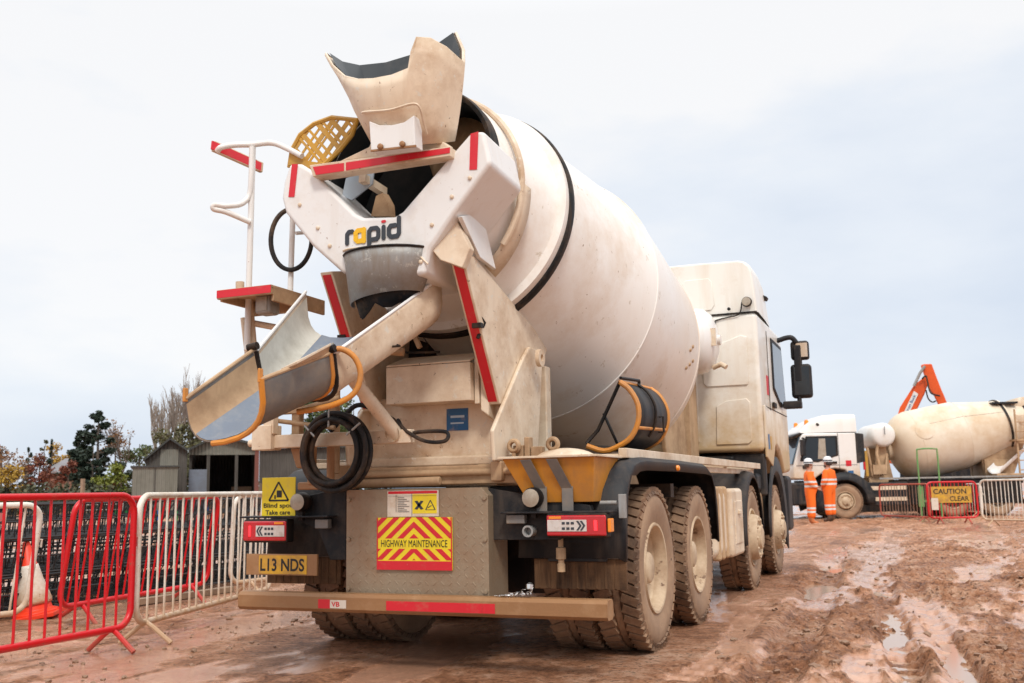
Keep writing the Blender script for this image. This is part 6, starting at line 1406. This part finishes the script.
LEAF = {}
def leafmat(name, c1, c2):
    m, t, b = newmat(name); l = t.links.new
    oi = N(t, 'ShaderNodeNewGeometry'); rp = N(t, 'ShaderNodeValToRGB'); rp.color_ramp.elements[0].color = c4(c1); rp.color_ramp.elements[1].color = c4(c2)
    l(oi.outputs['Random Per Island'], rp.inputs['Fac']); l(rp.outputs['Color'], b.inputs['Base Color']); b.inputs['Roughness'].default_value = .7
    LEAF[name] = m; return m
leafmat('fir', (.010, .022, .014), (.030, .050, .028)); leafmat('green', (.035, .060, .015), (.10, .13, .03)); leafmat('olive', (.06, .06, .025), (.13, .12, .045))
leafmat('rust', (.14, .06, .02), (.26, .12, .035)); leafmat('red', (.12, .03, .02), (.24, .075, .035)); leafmat('gold', (.28, .17, .02), (.45, .26, .03)); leafmat('yellowgreen', (.13, .16, .02), (.24, .25, .04))
leafmat('hedge', (.035, .045, .020), (.09, .085, .04))
bark = surf('bark', (.13, .10, .08), (.06, .05, .04), .4, .9, scale=1.5); barkp = surf('pale_bark', (.30, .25, .21), (.16, .12, .10), .4, .9, scale=1.5)
def clumps(cs, per, size, seed):
    r = random.Random(seed); mb = MB()
    for (c, rad) in cs:
        for _ in range(per):
            d = Vector((r.gauss(0, 1), r.gauss(0, 1), r.gauss(0, 1))).normalized() * (r.random() ** .45)
            p = Vector(c) + Vector((d.x * rad[0], d.y * rad[1], d.z * rad[2])); s = size * r.uniform(.55, 1.35)
            u = Vector((r.gauss(0, 1), r.gauss(0, 1), r.gauss(0, .7))).normalized(); v = u.orthogonal().normalized(); v = (Matrix.Rotation(r.random() * 6.3, 3, u) @ v)
            mb.face([p - u * s * .5, p + v * s * .38, p + u * s * .5, p - v * s * .38])
    return mb
def tree(label, oz, name, u, hgt, w, kind, z0=.25, n=16, per=90, size=.30, seed=1, trunk=True, group='trees beyond the yard'):
    o = at(name, label, 'tree', oz, group); r = random.Random(seed); cs = []
    if kind == 'fir':
        lv = 11
        for k in range(lv):
            t = k / (lv - 1); z = hgt * (z0 + (1 - z0) * t); rr = w / 2 * (1 - t) ** .8 * r.uniform(.8, 1.15) + .12
            for q in range(max(1, int(5 * (1 - t)) + 1)):
                a = r.random() * 6.3; cs.append(((rr * .62 * math.cos(a), rr * .62 * math.sin(a), z - .1 * rr), (rr * .5, rr * .5, hgt * .03 + .08)))
    else:
        for k in range(n):
            a = r.random() * 6.3; t = r.random(); z = hgt * (z0 + (1 - z0) * (.08 + .84 * t)); prof = math.sin(PI * (.12 + .80 * t)) ** .7
            rr = w / 2 * prof * r.uniform(.25, .8); s = w * r.uniform(.13, .22); cs.append(((rr * math.cos(a), rr * math.sin(a), z), (s, s, s * .8)))
    leaf = clumps(cs, int(per * 1.7), size * .72, seed + 5).build('crown', LEAF[kind], o, recalc=False)
    if trunk:
        mb = MB(); mb.tube([(0, 0, -.2), (.05, 0, hgt * .4), (.0, .05, hgt * .88)], .03 * w + .06, n=7, r2=.03)
        for (c, s) in cs[::2]: mb.tube([(0, 0, max(.2, c[2] - abs(c[0]) - .6)), tuple(c)], .05, n=5, r2=.015)
        mb.build('trunk', bark, o)
    return o
def bare(label, oz, name, hgt, spread, seed, mat, leaf=None, group='bare trees beyond the yard'):
    o = at(name, label, 'tree', oz, group); r = random.Random(seed); mb = MB(); tips = []
    def br(p, d, ln, rad, dep):
        q = p + d * ln; m = p + d * ln * .5 + Vector((r.gauss(0, 1), r.gauss(0, 1), 0)) * ln * .03
        mb.tube([p, m, q], rad, n=5, r2=rad * .62)
        if dep == 0: tips.append(q); return
        for k in range(3 if dep > 1 else 4):
            nd = (d + Vector((r.gauss(0, 1), r.gauss(0, 1), r.gauss(0, .3))) * spread + Vector((0, 0, .25))).normalized(); br(p + d * ln * r.uniform(.45, 1), nd, ln * r.uniform(.55, .8), rad * .58, dep - 1)
    br(Vector((0, 0, -.2)), Vector((0, 0, 1)), hgt * .36, hgt * .014, 4)
    mb.build('branches', mat, o)
    if leaf: clumps([(t, (.4, .4, .4)) for t in tips[::3]], 5, .2, seed).build('crown', LEAF[leaf], o, recalc=False)
    return o
def pine(label, oz, hgt):
    o = at('pine_tree', label, 'tree', oz, 'trees beyond the yard'); r = random.Random(33); cs = []
    for k in range(26):
        t = r.random() ** .8; z = hgt * (.34 + .62 * t); a = r.random() * 6.3; rr = (1.75 * (1 - t) ** .7 + .25) * r.uniform(.35, 1.1)
        cs.append(((rr * math.cos(a), rr * math.sin(a), z), (.62 - .25 * t, .62 - .25 * t, .26)))
    cs.append(((0, 0, hgt * .95), (.3, .3, .4)))
    clumps(cs, 110, .26, 9).build('crown', LEAF['fir'], o, recalc=False)
    mb = MB(); mb.tube([(0, 0, -.2), (.05, 0, hgt * .5), (0, 0, hgt * .94)], .2, n=7, r2=.04)
    for c, s in cs[:-1]: mb.tube([(0, 0, c[2] - .25), c], .05, n=5, r2=.015)
    mb.build('trunk', bark, o)
# u, distance and height read off the photograph: (484 - top) gives the height at that distance
def hh(p): return p[2]
pine('tall dark pine with an uneven crown, tallest evergreen on the left', ((-60.537,57.106),0.7826), hh((0.000,0.000,8.443)))
tree('dark rounded evergreen at the foot of the tall pine', ((-59.340,55.475),0.7861), 'evergreen_tree', 93, hh((0.000,0.000,5.573)), 3.4, 'fir', .05, seed=4, per=70, size=.4)
tree('dark spreading evergreen left of the tall pine', ((-62.280,56.766),0.7988), 'evergreen_tree', 78, hh((0.000,0.000,6.398)), 3.2, 'fir', .45, seed=41, per=60, size=.42)
tree('rust brown broadleaf tree right of the tall pine', ((-62.312,60.966),0.7671), 'autumn_tree', 115, hh((0.000,0.000,6.851)), 4.0, 'rust', .12, seed=5, n=16, per=70)
tree('small dark spruce left of the red tree', ((-68.534,57.395),0.8396), 'conifer_tree', 29, hh((0.000,0.000,5.359)), 1.6, 'fir', .1, seed=6, per=40)
tree('slim dark spruce right of the red tree', ((-68.038,59.419),0.8207), 'conifer_tree', 52, hh((0.000,0.000,6.026)), 1.5, 'fir', .1, seed=7, per=40)
tree('spindly pale spruce behind the red tree', ((-70.683,60.978),0.8273), 'conifer_tree', 44, hh((0.000,0.000,6.634)), 1.2, 'olive', .3, seed=71, per=20, n=9)
tree('crimson leaved tree between the small spruces', ((-65.738,56.014),0.8306), 'autumn_tree', 40, hh((0.000,0.000,5.056)), 3.0, 'red', .08, seed=8, n=14, per=60)
tree('golden leaved tree behind the house roof', ((-72.135,63.823),0.8165), 'autumn_tree', 57, hh((0.000,0.000,6.901)), 2.8, 'gold', .4, seed=9, n=9, per=40)
tree('low golden tree above the slate roof', ((-69.547,62.194),0.8106), 'autumn_tree', 64, hh((0.000,0.000,5.262)), 3.2, 'gold', .2, seed=10, n=12, per=55)
tree('small red maple in front of the slate roof', ((-59.151,52.808),0.8064), 'autumn_tree', 69, hh((0.000,0.000,4.120)), 2.0, 'red', .1, seed=11, n=11, per=50)
tree('yellow green bush beside the hut', ((-52.745,50.742),0.7697), 'shrub', 112, hh((0.000,0.000,3.741)), 3.4, 'yellowgreen', .0, seed=12, n=14, per=70, trunk=True)
tree('green broadleaf tree left of the hut', ((-59.514,60.856),0.7460), 'broadleaf_tree', 139, hh((0.000,0.000,6.387)), 4.4, 'green', .05, seed=13, n=18, per=80)
tree('brownish tree at the far left edge', ((-63.844,50.612),0.8614), 'autumn_tree', 2, hh((0.000,0.000,5.948)), 3.6, 'rust', .3, seed=14, n=10, per=45)
tree('bright yellow bush at the far left edge', ((-57.439,45.789),0.8550), 'shrub', 10, hh((0.000,0.000,3.346)), 3.6, 'gold', .0, seed=15, n=13, per=60)
tree('large olive tree rising behind the gabled shed', ((-49.992,53.287),0.7228), 'broadleaf_tree', 165, hh((0.000,0.000,6.306)), 5.2, 'olive', .1, seed=16, n=20, per=90)
tree('large olive tree rising behind the open barn', ((-49.793,56.097),0.6983), 'broadleaf_tree', 192, hh((0.000,0.000,6.756)), 5.4, 'olive', .1, seed=17, n=20, per=90)
tree('green tree behind the shed, seen under the orange chute handle', ((-36.245,53.702),0.5752), 'broadleaf_tree', 322, hh((0.000,0.000,9.191)), 5.4, 'green', .2, seed=18, n=24, per=120, size=.34)
tree('dark evergreen behind the lean-to shed roof', ((-39.773,56.161),0.5966), 'evergreen_tree', 300, hh((0.000,0.000,6.783)), 3.6, 'fir', .2, seed=19, per=60)
tree('green tree hidden behind the mixer, right end of the shed', ((-37.567,59.955),0.5458), 'broadleaf_tree', 352, hh((0.000,0.000,8.703)), 4.6, 'green', .2, seed=20, n=16, per=80)
bare('thin bare birch right of the tall pine', ((-60.518,59.915),0.7609), 'bare_tree', hh((0.000,0.000,9.843)), .34, 21, barkp, 'rust')
bare('bare tree at the far left edge of the yard', ((-62.326,49.309),0.8614), 'bare_tree', hh((0.000,0.000,6.610)), .4, 22, barkp, 'rust')
bare('bare twiggy tree between the yellow bush and the small spruce', ((-67.804,55.204),0.8518), 'bare_tree', hh((0.000,0.000,6.117)), .45, 221, bark)
for i, (oz, h_) in enumerate(((((-53.089,55.886),0.7300), 1.12 * hh((0.000,0.000,10.560))), (((-53.961,57.787),0.7228), 1.12 * hh((0.000,0.000,11.618))), (((-52.896,57.390),0.7165), 1.12 * hh((0.000,0.000,11.670))), (((-53.733,59.311),0.7092), 1.12 * hh((0.000,0.000,11.434))), (((-52.605,58.958),0.7019), 1.12 * hh((0.000,0.000,10.996))), (((-51.423,58.645),0.6937), 1.12 * hh((0.000,0.000,9.911))))):
    bare('bare upright poplar in the row rising behind the sheds', oz, 'bare_poplar', h_, .17, 30 + i, barkp, group='bare poplars behind the sheds')
# hedge running along the field
hz = MB(); r = random.Random(2)
cs = []
for i in range(110):
    u = -120 + i * 4.6; off = math.atan((u - 512) / 989.7); az = -.3856 + off; D = 78 + 3 * math.sin(i * .5)
    cs.append(((_C[0] + D * math.sin(az), _C[1] + D * math.cos(az), .8 + .35 * r.random()), (.9, .9, 1.0 + .3 * r.random())))
h_ = clumps(cs, 120, .3, 77); tag(h_.build('hedge', LEAF['hedge'], recalc=False), 'long low brown green hedge running behind the gate and huts', 'hedge')
